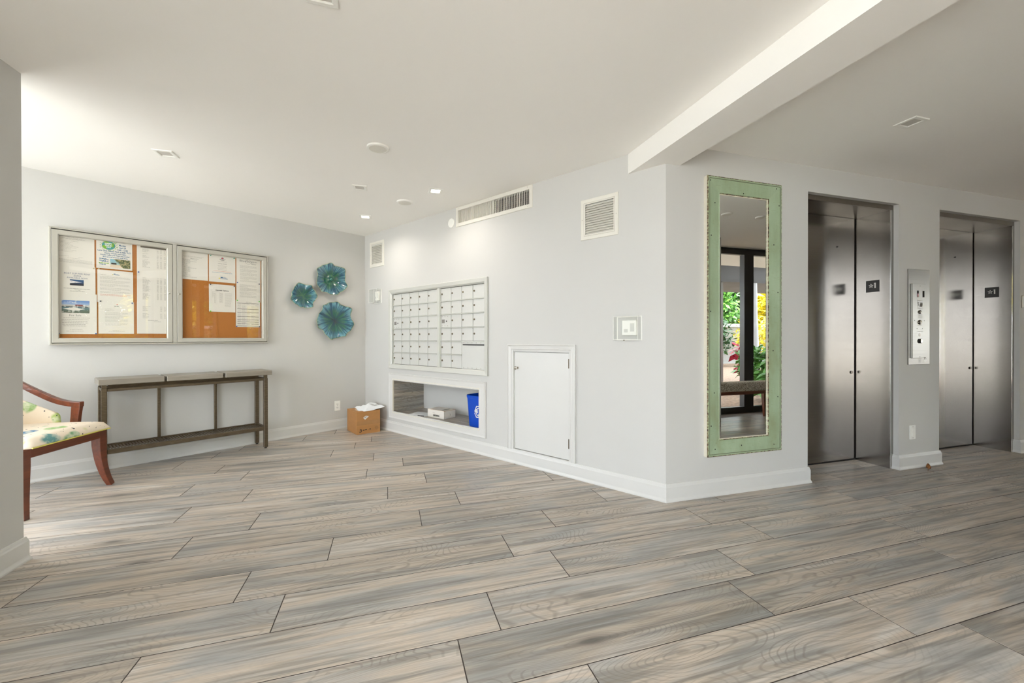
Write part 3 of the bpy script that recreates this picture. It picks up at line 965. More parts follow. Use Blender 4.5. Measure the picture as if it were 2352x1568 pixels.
# ------------------------------------------------------------------ recessed shelf below the mailboxes
root = empty('trim_niche', on('B', 0), None, None, None, 'structure')
for g in frame_pieces(.566, 2.192, .162, .698, .083, [(0, .014), (.004, .018), (.020, .013), (.072, .013), (.077, .017), (.083, .015)]):
    fix(obj('casing', g, 'trim', root))
nd = .44
obj('niche_floor', G().box(NI[0], NI[1], .001, nd, NI[2] - .019, NI[2] - .001), 'laminate', root)
ns = obj('niche_side', G().box(.001, nd, NI[2] - .019, NI[3] + .019, -.019, -.0005), 'laminate', root, (NI[0], 0, 0))
ns.rotation_euler = (PI / 2, 0, PI / 2)
obj('niche_side', G().box(NI[1] + .0005, NI[1] + .019, .001, nd, NI[2] - .019, NI[3] + .019), 'trim', root)
obj('niche_back', G().box(NI[0] - .02, NI[1] + .02, nd, nd + .02, NI[2] - .02, NI[3] + .02), 'wall', root)
obj('niche_top', G().box(NI[0], NI[1], .001, nd, NI[3] + .0005, NI[3] + .019), 'trim', root)
# struts to make the recess read as one joined box: edge beads round the mouth
for g in frame_pieces(.648, 2.110, .228, .633, .004, [(0, .0175), (.004, .0175)]):
    fix(obj('bead', g, 'cream', root))

def on_niche(s, d, z): 
    (x, y, _), a = on('B', s, z, -d)
    return (x, y, z)
NZ = NI[2] - .001
# white carton
root = empty('white_carton', (on_niche(1.29, .20, NZ), THA - PI / 2 + .02), 'small white carton with a printed barcode label in the wall recess', 'box')
bw, bd, bh = .278, .17, .090
obj('carton_body', G().cbox(-bw / 2, bw / 2, -bd / 2, bd / 2, 0, bh, .001), 'paper', root)
obj('flap_edge', G().box(-bw / 2 - .0005, bw / 2 + .0005, -bd / 2 - .0008, -bd / 2, bh - .003, bh - .0012).box(bw / 2, bw / 2 + .0008, -bd / 2, bd / 2, bh - .004, bh - .0014), 'kraft', root)
obj('tab', G().box(-.06, .06, -bd / 2 - .001, -bd / 2 + .02, bh - .006, bh + .0008), 'mid_ink', root)
random.seed(3)
g = G(); x = -.04
while x < .065:
    w_ = random.choice((.0015, .003, .004)); g.quad(x, x + w_, .018, .036, -bd / 2 - .001); x += w_ + random.choice((.0015, .0025))
o = obj('barcode', g, 'ink', root)
lines([(-.05, -.01, .052, .055), (-.04, .06, .041, .0425), (.06, .08, .045, .047)], 'grey_ink', root, 'print', -bd / 2 - .001)
obj('stamp', G().lathe([(.014, 0), (.014, .0006), (.011, .0008)], 12, 'y', (0, 0, 0)), 'grey_ink', root).location = (bw / 2 + .0006, 0, .04)
root.children[-1].rotation_euler = (0, 0, PI / 2)

# padded mailer lying at the lip of the recess
def pillow(w, d, h, seed, nx=16, ny=12, crumple=.3):
    random.seed(seed)
    g = G()
    top, bot = [], []
    ph = [random.uniform(0, 6.28) for _ in range(6)]
    for j in range(ny + 1):
        for i in range(nx + 1):
            u, v = i / nx, j / ny
            e = (max(0, min(u, 1 - u, v, 1 - v)) * 2.0) ** .55
            w1 = math.sin(5 * u + ph[0]) * math.cos(4 * v + ph[1]) + .5 * math.sin(13 * u + 6 * v + ph[2]) + .35 * math.sin(17 * v - 9 * u + ph[3])
            hz = h * e * (.75 + crumple * w1) + random.uniform(-1, 1) * .002
            x = (u - .5) * w + math.sin(9 * v + ph[4]) * .006
            y = (v - .5) * d + math.sin(8 * u + ph[5]) * .006
            top.append((x, y, max(.002, hz + .003)))
            bot.append((x, y, 0.0015 * (1 - e)))
    n_ = len(top)
    fs = []
    for j in range(ny):
        for i in range(nx):
            a = j * (nx + 1) + i
            fs.append((a, a + 1, a + nx + 2, a + nx + 1))
            fs.append((n_ + a, n_ + a + nx + 1, n_ + a + nx + 2, n_ + a + 1))
    edge = [i for i in range(nx)] + [j * (nx + 1) + nx for j in range(ny)] + [ny * (nx + 1) + i for i in range(nx, 0, -1)] + [j * (nx + 1) for j in range(ny, 0, -1)]
    for q in range(len(edge)):
        a, b_ = edge[q], edge[(q + 1) % len(edge)]
        fs.append((a, n_ + a, n_ + b_, b_))
    g.add(top + bot, fs)
    return g
root = empty('padded_mailer', (on_niche(.995, .14, NZ), THA - PI / 2 + .25), 'flat white padded mailer lying left of the white carton', 'parcel')
o = obj('mailer_body', pillow(.26, .20, .022, 5, crumple=.18), 'poly', root, auto=True)
obj('dark_edge', G().box(.03, .12, -.1015, -.1, .003, .012), 'ink', root)

# blue recycling bin
def rbin():
    root = empty('recycling_bin', (on_niche(1.988, .165, NZ), THA - PI / 2), 'blue plastic recycling bin with a white arrows symbol', 'bin')
    hh = .318
    def rr(w, d, r, z, n=6):
        pts = []
        for cx, cy, a0 in ((w / 2 - r, d / 2 - r, 0), (-w / 2 + r, d / 2 - r, PI / 2), (-w / 2 + r, -d / 2 + r, PI), (w / 2 - r, -d / 2 + r, 1.5 * PI)):
            for k in range(n): 
                a = a0 + PI / 2 * k / (n - 1)
                pts.append((cx + r * math.cos(a), cy + r * math.sin(a), z))
        return pts
    rings = [rr(.235, .20, .04, 0), rr(.24, .205, .04, .006), rr(.272, .245, .05, hh - .03), rr(.280, .252, .052, hh - .028), rr(.284, .256, .053, hh - .004), rr(.278, .250, .052, hh), rr(.266, .236, .048, hh - .004), rr(.23, .195, .035, .012)]
    n_ = len(rings[0])
    g = G()
    vs = [p for r in rings for p in r]
    fs = [(k * n_ + i, k * n_ + (i + 1) % n_, (k + 1) * n_ + (i + 1) % n_, (k + 1) * n_ + i) for k in range(len(rings) - 1) for i in range(n_)]
    fs += [tuple(range(n_))[::-1], tuple(range((len(rings) - 1) * n_, len(rings) * n_))]
    g.add(vs, fs)
    obj('bin_body', g, 'blue', root, auto=True)
    # three chasing arrows on the front face, which leans outwards
    def fp_(u, z): 
        yy = -(.1025 + (z - .006) * (.02 / (hh - .036))) - .0012
        return (u, yy, z)
    cxs, czs, R = .050, .158, .062
    for k in range(3):
        a = PI / 2 + k * 2 * PI / 3
        c_, s_ = math.cos(a - PI / 2), math.sin(a - PI / 2)
        def tr(x, z): return fp_(cxs + x * c_ - z * s_, czs + x * s_ + z * c_)
        segs = [(-.050, .012, -.022, .060), (-.022, .060, .016, .060), (.016, .060, .030, .038)]
        g = G()
        w_ = .0046
        loop = [(-.056, .006), (-.026, .058), (.012, .058), (.030, .030), (.040, .036), (.034, .004), (.004, .016), (.014, .022), (.004, .038), (-.014, .038), (-.036, .000)]
        for i in range(len(loop)):
            (x1_, z1_), (x2_, z2_) = loop[i], loop[(i + 1) % len(loop)]
            dx, dz = x2_ - x1_, z2_ - z1_
            ll = math.hypot(dx, dz); nx_, nz_ = -dz / ll * w_, dx / ll * w_
            ex, ez = dx / ll * w_ * .6, dz / ll * w_ * .6
            g.add([tr(x1_ - nx_ - ex, z1_ - nz_ - ez), tr(x2_ - nx_ + ex, z2_ - nz_ + ez), tr(x2_ + nx_ + ex, z2_ + nz_ + ez), tr(x1_ + nx_ - ex, z1_ + nz_ - ez)], [(0, 1, 2, 3)])
        obj('recycling_arrow', g, 'white', root)
    return root
rbin()

# ------------------------------------------------------------------ vents
def louvre(at, w, h, n, label):
    root = empty('air_vent', at, label, 'vent', 'square louvred wall vents')
    fw = .030
    for g in frame_pieces(-w / 2, w / 2, -h / 2, h / 2, fw, [(0, .006), (.003, .008), (fw - .004, .008), (fw, .004)]):
        fix(obj('frame_rail', g, 'vent', root))
    a, b_ = w / 2 - fw, h / 2 - fw
    for g in frame_pieces(-a, a, -b_, b_, .008, [(0.001, .005), (.008, .005)]):
        fix(obj('inner_rim', g, 'vent', root))
    obj('duct', G().box(-a + .005, a - .005, .05, .06, -b_ + .005, b_ - .005), 'rust', root)
    st = (2 * b_ - .018) / n
    me = G().add([(-a + .007, -.003, -st * .52), (a - .007, -.003, -st * .52), (a - .007, .014, st * .60), (-a + .007, .014, st * .60),
                  (-a + .007, -.0015, -st * .60), (a - .007, -.0015, -st * .60), (a - .007, .0155, st * .52), (-a + .007, .0155, st * .52)],
                 [(0, 1, 2, 3), (4, 7, 6, 5), (0, 4, 5, 1), (3, 2, 6, 7)]).mesh('slat')
    me.materials.append(MT['vent'])
    for i in range(n):
        obj('slat', me, None, root, (0, 0, -b_ + .009 + st * (i + .5)))
    for sx in (-1, 1):
        obj('screw', G().lathe([(.003, 0), (.003, -.0012)], 8, 'y', (sx * (w / 2 - .014), -.008, 0)), 'grey_ink', root)
    return root
louvre(on('B', .291, 2.169), .322, .318, 12, 'square louvred vent near the room corner above the alarm cover')
louvre(on('B', 3.388, 2.031), .314, .312, 13, 'square louvred vent above the clear thermostat cover, right of the register')
root = empty('ceiling_register', on('B', 0), 'long white air register high on the wall, right half open and dark', 'vent')
for g in frame_pieces(1.772, 2.752, 2.240, 2.437, .036, [(0, .006), (.003, .009), (.033, .009), (.036, .003)]):
    fix(obj('frame_rail', g, 'vent', root))
obj('duct', G().box(2.28, 2.716, .045, .055, 2.27, 2.415).box(2.27, 2.2805, .012, .05, 2.27, 2.415).box(2.713, 2.72, .012, .05, 2.27, 2.415).box(2.28, 2.716, .012, .05, 2.4105, 2.42).box(2.28, 2.716, .012, .05, 2.266, 2.2755), 'dark', root)
obj('damper', G().box(1.80, 2.28, .022, .030, 2.27, 2.415).box(2.272, 2.284, .004, .030, 2.27, 2.415).box(1.985, 2.012, .006, .028, 2.27, 2.415), 'vent', root)
me = G().box(-.0018, .0018, -.002, .006, 2.276, 2.410).mesh('fin'); me.materials.append(MT['vent'])
x = 1.815
while x < 2.712:
    obj('fin', me, None, root, (x, 0, 0)); x += .0192
me = G().box(2.284, 2.712, .024, .028, -.0015, .0015).mesh('cross_bar'); me.materials.append(MT['bronze'])
for i in range(7): obj('cross_bar', me, None, root, (0, 0, 2.284 + i * .019))
for sx, zz in ((1.82, 2.423), (2.23, 2.423), (2.70, 2.423), (2.20, 2.254), (2.70, 2.254), (1.82, 2.254)):
    obj('screw', G().lathe([(.003, 0), (.003, -.0012)], 8, 'y', (sx, -.009, zz)), 'grey_ink', root)
root = empty('wall_disc', on('B', 1.697, 2.297), 'round white blank cap beside the long air register', 'cap')
obj('disc', G().lathe([(.047, 0), (.047, -.005), (.043, -.008), (.0005, -.009)], 32, 'y'), 'white', root, auto=True)

# ------------------------------------------------------------------ clear covers with what they guard
def cover(at, w, h, d, label, cat, inner):
    root = empty('thermostat_guard', at, label, cat, 'clear wall guards')
    g = G()
    t = .002
    g.box(-w / 2, w / 2, -d, -d + t, -h / 2, h / 2)
    g.box(-w / 2, -w / 2 + t, -d + t, 0, -h / 2, h / 2).box(w / 2 - t, w / 2, -d + t, 0, -h / 2, h / 2)
    g.box(-w / 2 + t, w / 2 - t, -d + t, 0, h / 2 - t, h / 2).box(-w / 2 + t, w / 2 - t, -d + t, 0, -h / 2, -h / 2 + t)
    obj('clear_cover', g, 'clear_plastic', root)
    fr = frame_pieces(-w / 2 - .003, w / 2 + .003, -h / 2 - .003, h / 2 + .003, .008, [(0, .003), (.008, .003)])
    for q in fr: fix(obj('base_ring', q, 'white', root))
    e = G()
    for sx in (-1, 1):
        e.sweep([(sx * (w / 2 - .002), -d, -h / 2), (sx * (w / 2 - .002), -d, h / 2)], .0016, 5)
    for sz in (-1, 1): e.sweep([(-w / 2, -d, sz * (h / 2 - .002)), (w / 2, -d, sz * (h / 2 - .002))], .0016, 5)
    obj('cover_edge', e, 'white', root)
    obj('lock', G().cyl((-w * .12, -d * .6, -h / 2 - .008), (-w * .12, -d * .6, -h / 2 + .004), .005, n=10), 'nickel', root)
    x0, x1, z0, z1, dd = inner
    un = obj('control_unit', G().cbox(x0, x1, -dd, -.0005, z0, z1, .004), 'white', root)
    obj('display', G().box(x0 + (x1 - x0) * .58, x0 + (x1 - x0) * .86, -dd - .0006, -dd, z0 + (z1 - z0) * .25, z0 + (z1 - z0) * .8), 'faint_ink', un)
    obj('buttons', G().box(x0 + (x1 - x0) * .16, x0 + (x1 - x0) * .42, -dd - .0006, -dd, z0 + (z1 - z0) * .2, z0 + (z1 - z0) * .42), 'faint_ink', un)
    return root
cover(on('B', 3.628, 1.186), .186, .168, .066, 'clear plastic guard over a white thermostat right of the access hatch', 'thermostat', (-.045, .065, -.052, .056, .028))
cover(on('B', .298, 1.640), .186, .168, .066, 'clear plastic guard over a small white unit left of the mailboxes', 'thermostat', (-.010, .060, -.055, .058, .030))

# ------------------------------------------------------------------ ceiling fittings
def disc(x, y, r, label, name='ceiling_speaker', cat='speaker', grp='round white ceiling covers'):
    root = empty(name, ((x, y, H), 0), label, cat, grp)
    obj('rim', G().lathe([(r, 0), (r, -.006), (r * .97, -.010), (r * .80, -.013), (r * .78, -.011)], 40), 'white', root, auto=True)
    obj('grille', G().lathe([(r * .79, -.010), (r * .79, -.0125), (.0005, -.014)], 40), 'vent', root, auto=True)
    return root
disc(-.063, 2.984, .074, 'round white ceiling cover left of the lit downlights, nearer the camera')
disc(.160, 4.102, .077, 'round white ceiling cover between the two lit downlights')
disc(3.47, 1.15, .055, 'round white ceiling cover seen whole in the mirror', 'ceiling_sensor', 'sensor')
disc(3.91, 1.17, .050, 'round white ceiling cover at the edge of the mirror view', 'ceiling_sensor', 'sensor')
def downlight(x, y, lit, label):
    root = empty('downlight', ((x, y, H), 0), label, 'downlight', 'square recessed ceiling downlights')
    w = .060; a = .036
    g = G()
    for zz0, ww in ((0, w), (-.005, w)):
        pass
    vs = []
    for hw, z_ in ((w, 0), (w, -.004), (w - .004, -.006), (a + .006, -.006), (a, -.003), (a, .0)):
        vs += [(-hw, -hw, z_), (hw, -hw, z_), (hw, hw, z_), (-hw, hw, z_)]
    fs = [(k * 4 + i, k * 4 + (i + 1) % 4, (k + 1) * 4 + (i + 1) % 4, (k + 1) * 4 + i) for k in range(5) for i in range(4)]
    g.add(vs, fs)
    fix(obj('trim_ring', g, 'white', root))
    obj('diffuser', G().add([(-a, -a, -.0015), (a, -a, -.0015), (a, a, -.0015), (-a, a, -.0015)], [(3, 2, 1, 0)]), 'lamp_on' if lit else 'lamp_off', root)
    if lit:
        ld = bpy.data.lights.new('lamp', 'AREA')
        ld.shape = 'SQUARE'; ld.size = .07; ld.energy = 3.2; ld.color = (1, .93, .84); ld.spread = math.radians(150)
        lo = bpy.data.objects.new('lamp', ld); C.objects.link(lo); lo.parent = root; lo.location = (0, 0, -.008)
    return root
downlight(-1.516, 3.517, False, 'unlit square downlight above the notice case')
downlight(-.233, 3.823, False, 'unlit square downlight in front of the nearer lit one')
downlight(.413, 3.712, True, 'lit square downlight nearer the long air register')
downlight(-.232, 4.722, True, 'lit square downlight nearest the room corner')
downlight(-.243, 1.714, False, 'unlit square downlight cut by the top of the frame')
downlight(3.080, 1.692, False, 'unlit square downlight beyond the beam, before the elevators')

# ------------------------------------------------------------------ notice case
CS0, CS1, CZ0, CZ1, CD = -2.718, -1.160, 1.066, 2.002, .060
root = empty('notice_case', on('A', 0), 'two-door glass notice case with a cork back', 'case')
obj('case_back', G().box(CS0 + .012, CS1 - .012, -.010, -.001, CZ0 + .012, CZ1 - .012), 'case', root)
obj('cork_board', G().box(CS0 + .02, CS1 - .02, -.018, -.010, CZ0 + .02, CZ1 - .02), 'cork', root)
for g in frame_pieces(CS0, CS1, CZ0, CZ1, .012, [(0, CD - .008), (.004, CD), (.012, CD)]):
    fix(obj('case_rail', g, 'case', root))
obj('center_post', G().cbox(-1.958, -1.928, -CD, -.010, CZ0 + .012, CZ1 - .012, .002), 'case', root)
for (a, b_, lx) in ((CS0 + .014, -1.960, -1.984), (-1.926, CS1 - .014, -1.911)):
    d_ = empty('door', ((0, 0, 0), 0)); d_.parent = root
    fr = frame_pieces(a, b_, CZ0 + .016, CZ1 - .019, .040, [(0, CD - .002), (.003, CD + .002), (.034, CD + .001), (.040, CD - .006)])
    for g in fr: fix(obj('door_rail', g, 'case', d_))
    obj('pane', G().add([(a + .038, -CD + .008, CZ0 + .054), (b_ - .038, -CD + .008, CZ0 + .054), (b_ - .038, -CD + .008, CZ1 - .056), (a + .038, -CD + .008, CZ1 - .056)], [(0, 1, 2, 3)]), 'case_glass', d_)
    obj('lock', G().lathe([(.010, 0), (.010, -.004), (.007, -.008), (.0005, -.009)], 14, 'y', (lx, -CD - .001, 1.534)), 'chrome', d_, auto=True)

# notices
GRP = 'paper notices pinned in the glass case'
def sheet(s0, s1, z0, z1, label, layer=0, tilt=0.0, mat='paper', curl=0.0):
    off_ = .0190 + layer * .0012
    loc, rz = on('A', (s0 + s1) / 2, (z0 + z1) / 2, off_)
    root = empty('notice', (loc, rz), label, 'notice', GRP)
    root.rotation_euler = (0, tilt, rz)
    w, h_ = (s1 - s0) / 2, (z1 - z0) / 2
    g = G()
    nx = 8
    vs = []
    for t in (0, .0003):
        for i in range(nx + 1):
            u = -1 + 2 * i / nx
            for zz, cc in ((-h_, 1), (h_, 0)):
                vs.append((u * w, -t - curl * cc * (u * u) ** 2 * .004, zz))
    m_ = 2 * (nx + 1)
    fs = []
    for i in range(nx):
        a = i * 2
        fs += [(m_ + a, m_ + a + 2, m_ + a + 3, m_ + a + 1), (a, a + 1, a + 3, a + 2)]
    g.add(vs, fs)
    obj('sheet', g, mat, root)
    root['_w'], root['_h'] = w, h_
    return root
def words(root, rows, mat='grey_ink', th=.0022, seed=1, name='print'):
    "rows: (x0, x1, z) runs of illegible small print, as short word strokes"
    random.seed(seed)
    g = G()
    for x0_, x1_, z_ in rows:
        x = x0_
        while x < x1_:
            l = random.uniform(.006, .018)
            g.quad(x, min(x + l, x1_), z_ - th / 2, z_ + th / 2, -.0009)
            x += l + .0022
    o = obj(name, g, mat, root)
    o['kind'] = 'stuff'
    return o
def block(x0_, x1_, z1_, z0_, step, short=0, seed=0):
    random.seed(seed)
    out = []; z_ = z1_; k = 0
    while z_ > z0_:
        e = x1_ - (random.uniform(.2, .6) * (x1_ - x0_) if short and k % short == short - 1 else random.uniform(0, .01))
        out.append((x0_, e, z_)); z_ -= step; k += 1
        if short and k % short == 0: z_ -= step * .7
    return out
def say(root, s, size, x, z, mat='mid_ink', width=None, bold=0.0, name='lettering', y=-.0010):
    return obj(name, text_mesh(s, size, width, bold), mat, root, (x, y, z))
def pic(root, x0_, x1_, z0_, z1_, mat, name='photo'):
    return obj(name, G().quad(x0_, x1_, z0_, z1_, -.0008), mat, root)
# printed photographs
def photo(name, fn):
    m, nt, b = _nodes(name)
    tc = N(nt, 'ShaderNodeTexCoord').outputs['Generated']
    sep = N(nt, 'ShaderNodeSeparateXYZ'); L(nt, tc, sep.inputs[0])
    c = fn(nt, tc, sep.outputs[0], sep.outputs[2])
    L(nt, c, b.inputs['Base Color']); b.inputs['Roughness'].default_value = .5
    return m
def f_yacht(nt, tc, x, z):
    n = noise(nt, scaled(nt, tc, (4, 1, 9)), 1.2, 3)
    bg = ramp(nt, z, [(.25, lin((30, 34, 48))), (.5, lin((34, 70, 112))), (.9, lin((40, 84, 130)))])
    hull = math_(nt, 'MULTIPLY', math_(nt, 'LESS_THAN', math_(nt, 'ABSOLUTE', math_(nt, 'SUBTRACT', z, .58)), math_(nt, 'MULTIPLY', math_(nt, 'SUBTRACT', .88, x), .28)), math_(nt, 'GREATER_THAN', n, .36))
    return mixc(nt, hull, bg, lin((226, 220, 220)))
def f_marina(nt, tc, x, z):
    n = noise(nt, scaled(nt, tc, (7, 1, 5)), 1.2, 3)
    bg = ramp(nt, z, [(.12, lin((96, 104, 92))), (.42, lin((96, 124, 128))), (.5, lin((80, 80, 84))), (.58, lin((196, 190, 182))), (.72, lin((150, 172, 210))), (1.0, lin((92, 130, 196)))])
    hull = math_(nt, 'LESS_THAN', math_(nt, 'ADD', math_(nt, 'ABSOLUTE', math_(nt, 'MULTIPLY', math_(nt, 'SUBTRACT', z, .32), 3.0)), math_(nt, 'ABSOLUTE', math_(nt, 'SUBTRACT', x, .42))), .40)
    c = mixc(nt, hull, bg, lin((224, 218, 208)))
    top = math_(nt, 'MULTIPLY', math_(nt, 'LESS_THAN', math_(nt, 'ABSOLUTE', math_(nt, 'SUBTRACT', z, .62)), .05), math_(nt, 'LESS_THAN', math_(nt, 'ABSOLUTE', math_(nt, 'SUBTRACT', x, .62)), .14))
    c = mixc(nt, top, c, lin((134, 70, 68)))
    return mixc(nt, ramp(nt, n, [(.55, (0,) * 3), (.62, (.5,) * 3)]), c, lin((236, 234, 226)))
def f_beach(nt, tc, x, z):
    n = noise(nt, scaled(nt, tc, (9, 1, 6)), 1.4, 4, .7)
    sky = ramp(nt, z, [(.05, lin((226, 206, 186))), (.3, lin((216, 196, 170))), (.42, lin((150, 190, 196))), (1, lin((140, 186, 206)))])
    tree = math_(nt, 'GREATER_THAN', math_(nt, 'ADD', math_(nt, 'ADD', x, math_(nt, 'MULTIPLY', z, .45)), math_(nt, 'MULTIPLY', n, .5)), .88)
    tcol = ramp(nt, n, [(.35, lin((44, 50, 36))), (.5, lin((86, 104, 54))), (.62, lin((206, 178, 138)))])
    c = mixc(nt, tree, sky, tcol)
    pav = math_(nt, 'MULTIPLY', math_(nt, 'LESS_THAN', math_(nt, 'ABSOLUTE', math_(nt, 'SUBTRACT', z, .46)), .09), math_(nt, 'LESS_THAN', math_(nt, 'ABSOLUTE', math_(nt, 'SUBTRACT', x, .18)), .13))
    return mixc(nt, pav, c, lin((66, 56, 52)))
MT['ph_yacht'] = photo('yacht_photo', f_yacht)
MT['ph_marina'] = photo('marina_photo', f_marina)
MT['ph_beach'] = photo('beach_photo', f_beach)

n1 = sheet(-2.690, -2.463, 1.700, 1.975, 'letter-size notice in small print above the boat slip flyer', 0)
words(n1, [(-.06, .03, .108), (-.04, .02, .102), (-.07, .06, .092), (-.05, .05, .086), (-.02, .02, .072)] + [(-.095, -.095 + random.uniform(.04, .12), .070 - i * .0105) for i in range(9)] + [(-.09, -.03, -.052), (.02, .05, -.056), (-.04, .03, -.066)] + [(-.095, .10, -.078 - i * .008) for i in range(4)], 'grey_ink', .0020, 4)
n2 = sheet(-2.690, -2.458, 1.470, 1.712, 'boat slip for rent flyer with a small yacht picture', 1)
say(n2, 'BOAT SLIP FOR RENT', .0185, .012, .056, 'navy_ink', .148)
say(n2, '#6024', .0165, .012, .038, 'navy_ink')
say(n2, 'AVAILABLE NOW', .0170, .012, .021, 'navy_ink', .118)
pic(n2, -.030, .048, -.040, .008, 'ph_yacht')
words(n2, [(-.065, .085, -.066)], 'mid_ink', .0028, 5)
words(n2, [(-.005, .03, -.077), (-.03, .055, -.087)], 'mid_ink', .0026, 6)
n3 = sheet(-2.690, -2.451, 1.154, 1.486, 'boat for sale flyer with a marina photo', 2)
pic(n3, -.079, .077, .006, .108, 'ph_marina')
say(n3, 'For Sale', .021, -.004, -.014, 'mid_ink')
words(n3, [(-.070, .08, -.034), (-.080, .072, -.048), (-.080, .064, -.061), (-.078, .068, -.074), (-.076, .056, -.087), (-.070, .058, -.100)], 'grey_ink', .0040, 7)
words(n3, [(-.035, .036, -.128), (-.055, .045, -.142)], 'grey_ink', .0030, 8)
n4 = sheet(-2.453, -2.230, 1.712, 1.985, 'Happy Earth Day cleanup flyer with a green and blue globe', 2)
# globe badge: teal disc, green land patches, burst of dashes
c0x, c0z = -.037, .062
g = G(); random.seed(11)
for i in range(70):
    a = random.uniform(0, 2 * PI); r = random.uniform(.036, .052)
    g.quad(c0x + r * math.cos(a) * 1.1 - .002, c0x + r * math.cos(a) * 1.1 + .003, c0z + r * math.sin(a) - .0012, c0z + r * math.sin(a) + .0012, -.0008)
o = obj('burst', g, 'green_ink', n4); o['kind'] = 'stuff'
gb = obj('globe', G().add([(c0x + .038 * math.cos(2 * PI * i / 28) * 1.08, -.0010, c0z + .036 * math.sin(2 * PI * i / 28)) for i in range(28)], [tuple(range(28))]), 'teal_ink', n4)
g = G()
for bx, bz, rx, rz_ in ((-.012, .022, .022, .010), (.024, .004, .012, .018), (-.026, -.012, .014, .012), (.002, -.002, .018, .006), (-.020, -.026, .012, .006)):
    g.add([(c0x + bx + rx * math.cos(2 * PI * i / 12) * random.uniform(.8, 1.1), -.0012, c0z + bz + rz_ * math.sin(2 * PI * i / 12) * random.uniform(.8, 1.1)) for i in range(12)], [tuple(range(12))])
obj('land', g, 'green_ink', gb)
say(n4, 'HAPPY', .0185, c0x, c0z + .014, 'white', .044, .0006, y=-.0015)
say(n4, 'EARTH', .0185, c0x, c0z - .001, 'white', .044, .0006, y=-.0015)
say(n4, 'DAY', .0185, c0x + .002, c0z - .016, 'white', .030, .0006, y=-.0015)
say(n4, 'Monday', .0185, .050, .072, 'blue_ink', .044, .0004)
say(n4, 'April 24', .0185, .050, .052, 'blue_ink', .042, .0004)
say(n4, '9:00 - 12:00', .0180, .050, .032, 'blue_ink', .066, .0004)
say(n4, "Let's Give Pelican Park a little TLC!", .016, .000, .014, 'blue_ink', .206, .0004)
say(n4, 'Cleaning, Weeding, and Tidying', .0145, .004, -.004, 'blue_ink', .136, .0003)
say(n4, 'Donuts, Coffee, and Water are provided.', .0145, .004, -.020, 'blue_ink', .182, .0003)
say(n4, 'Bring yourself and your work gloves.', .0145, .006, -.036, 'blue_ink', .156, .0003)
words(n4, [(-.094, -.050, -.054), (-.066, -.034, -.062), (-.094, -.054, -.070), (-.080, -.036, -.078)], 'blue_ink', .0055, 12)
words(n4, [(-.096, -.034, -.091)], 'green_ink', .0065, 13)
words(n4, [(-.092, -.055, -.102)], 'blue_ink', .0050, 14)
pic(n4, -.028, .099, -.122, -.049, 'ph_beach')
n5 = sheet(-2.447, -2.225, 1.425, 1.700, 'typed letter with a small logo below the Earth Day flyer', 1)
def logo(root, x, z, k=1.0):
    lg = obj('logo', G().quad(x - .004 * k, x + .010 * k, z, z + .006 * k, -.0010).quad(x - .004 * k, x, z - .008 * k, z + .006 * k, -.0010).quad(x + .012 * k, x + .028 * k, z + .001, z + .0035 * k, -.0010).quad(x + .004 * k, x + .036 * k, z - .007 * k, z - .004 * k, -.0010), 'blue_ink', root)
    obj('logo_mark', G().add([(x - .016 * k, -.0010, z - .004 * k), (x - .011 * k, -.0010, z - .009 * k), (x - .006 * k, -.0010, z - .004 * k), (x - .011 * k, -.0010, z + .001 * k)], [(0, 1, 2, 3)]), 'leafy', lg)
logo(n5, -.008, .106, .9)
words(n5, [(-.092, -.060, .095)] + block(-.095, .095, .080, -.060, .0085, 3, 15), 'grey_ink', .0022, 15)
words(n5, [(-.095, .095, -.070), (-.095, .070, -.079)], 'red_ink', .0024, 16)
n6 = sheet(-2.442, -2.221, 1.158, 1.436, 'typed letter with a red emblem at the foot of the middle column', 2)
obj('emblem', G().lathe([(.0038, 0), (.0038, -.0006), (.0005, -.0008)], 12, 'y', (.004, -.0004, .112)), 'red', n6)
words(n6, [(-.014, .014, .098)], 'mid_ink', .005, 17)
words(n6, [(-.070, -.030, .072), (-.070, -.012, .064), (-.070, -.045, .057)] + block(-.070, .075, .040, -.070, .0082, 3, 18), 'grey_ink', .0020, 18)
words(n6, [(-.025, .015, -.112), (-.05, .05, -.119)], 'grey_ink', .0022, 19)
def table_page(root, zs, cols, seed, x0_=-.075, rh=.0072):
    rows = []
    random.seed(seed)
    z_ = zs[0]
    while z_ > zs[1]:
        if random.random() > .12:
            rows.append((x0_, x0_ + random.uniform(.02, .055), z_))
            for cx in cols: rows.append((cx, cx + .014, z_))
        z_ -= rh
    words(root, rows, 'grey_ink', .0026, seed)
n7 = sheet(-2.200, -1.975, 1.700, 1.975, 'table page with a dark heading bar at the top of its column', 0)
obj('heading_bar', G().quad(-.088, .106, .092, .109, -.0009), plain('heading_grey', (110, 100, 88), .7), n7)
table_page(n7, (.084, -.085), (.022, .045, .072), 21)
n8 = sheet(-2.200, -1.975, 1.425, 1.703, 'middle table page of the column by the case door', 1)
table_page(n8, (.098, -.100), (.022, .045, .072), 22, rh=.0062)
n9 = sheet(-2.201, -1.975, 1.160, 1.441, 'lower table page with a blank foot by the case door', 2)
table_page(n9, (.105, -.005), (.045, .072), 23, rh=.0080)
words(n9, [(-.04, .03, -.020), (.0, .05, -.032)], 'mid_ink', .0026, 24)
n10 = sheet(-1.888, -1.682, 1.682, 1.965, 'small-print notice left of the office hours sheet', 0)
words(n10, [(-.090, .070, .080), (-.080, .055, .072)], 'grey_ink', .0024, 25)
words(n10, [(-.035, .030, .060)], 'mid_ink', .0030, 26)
random.seed(27)
words(n10, [(-.096, -.096 + random.choice((.04, .06, .11)), .048 - i * .0088) for i in range(20)], 'mid_ink', .0020, 27)
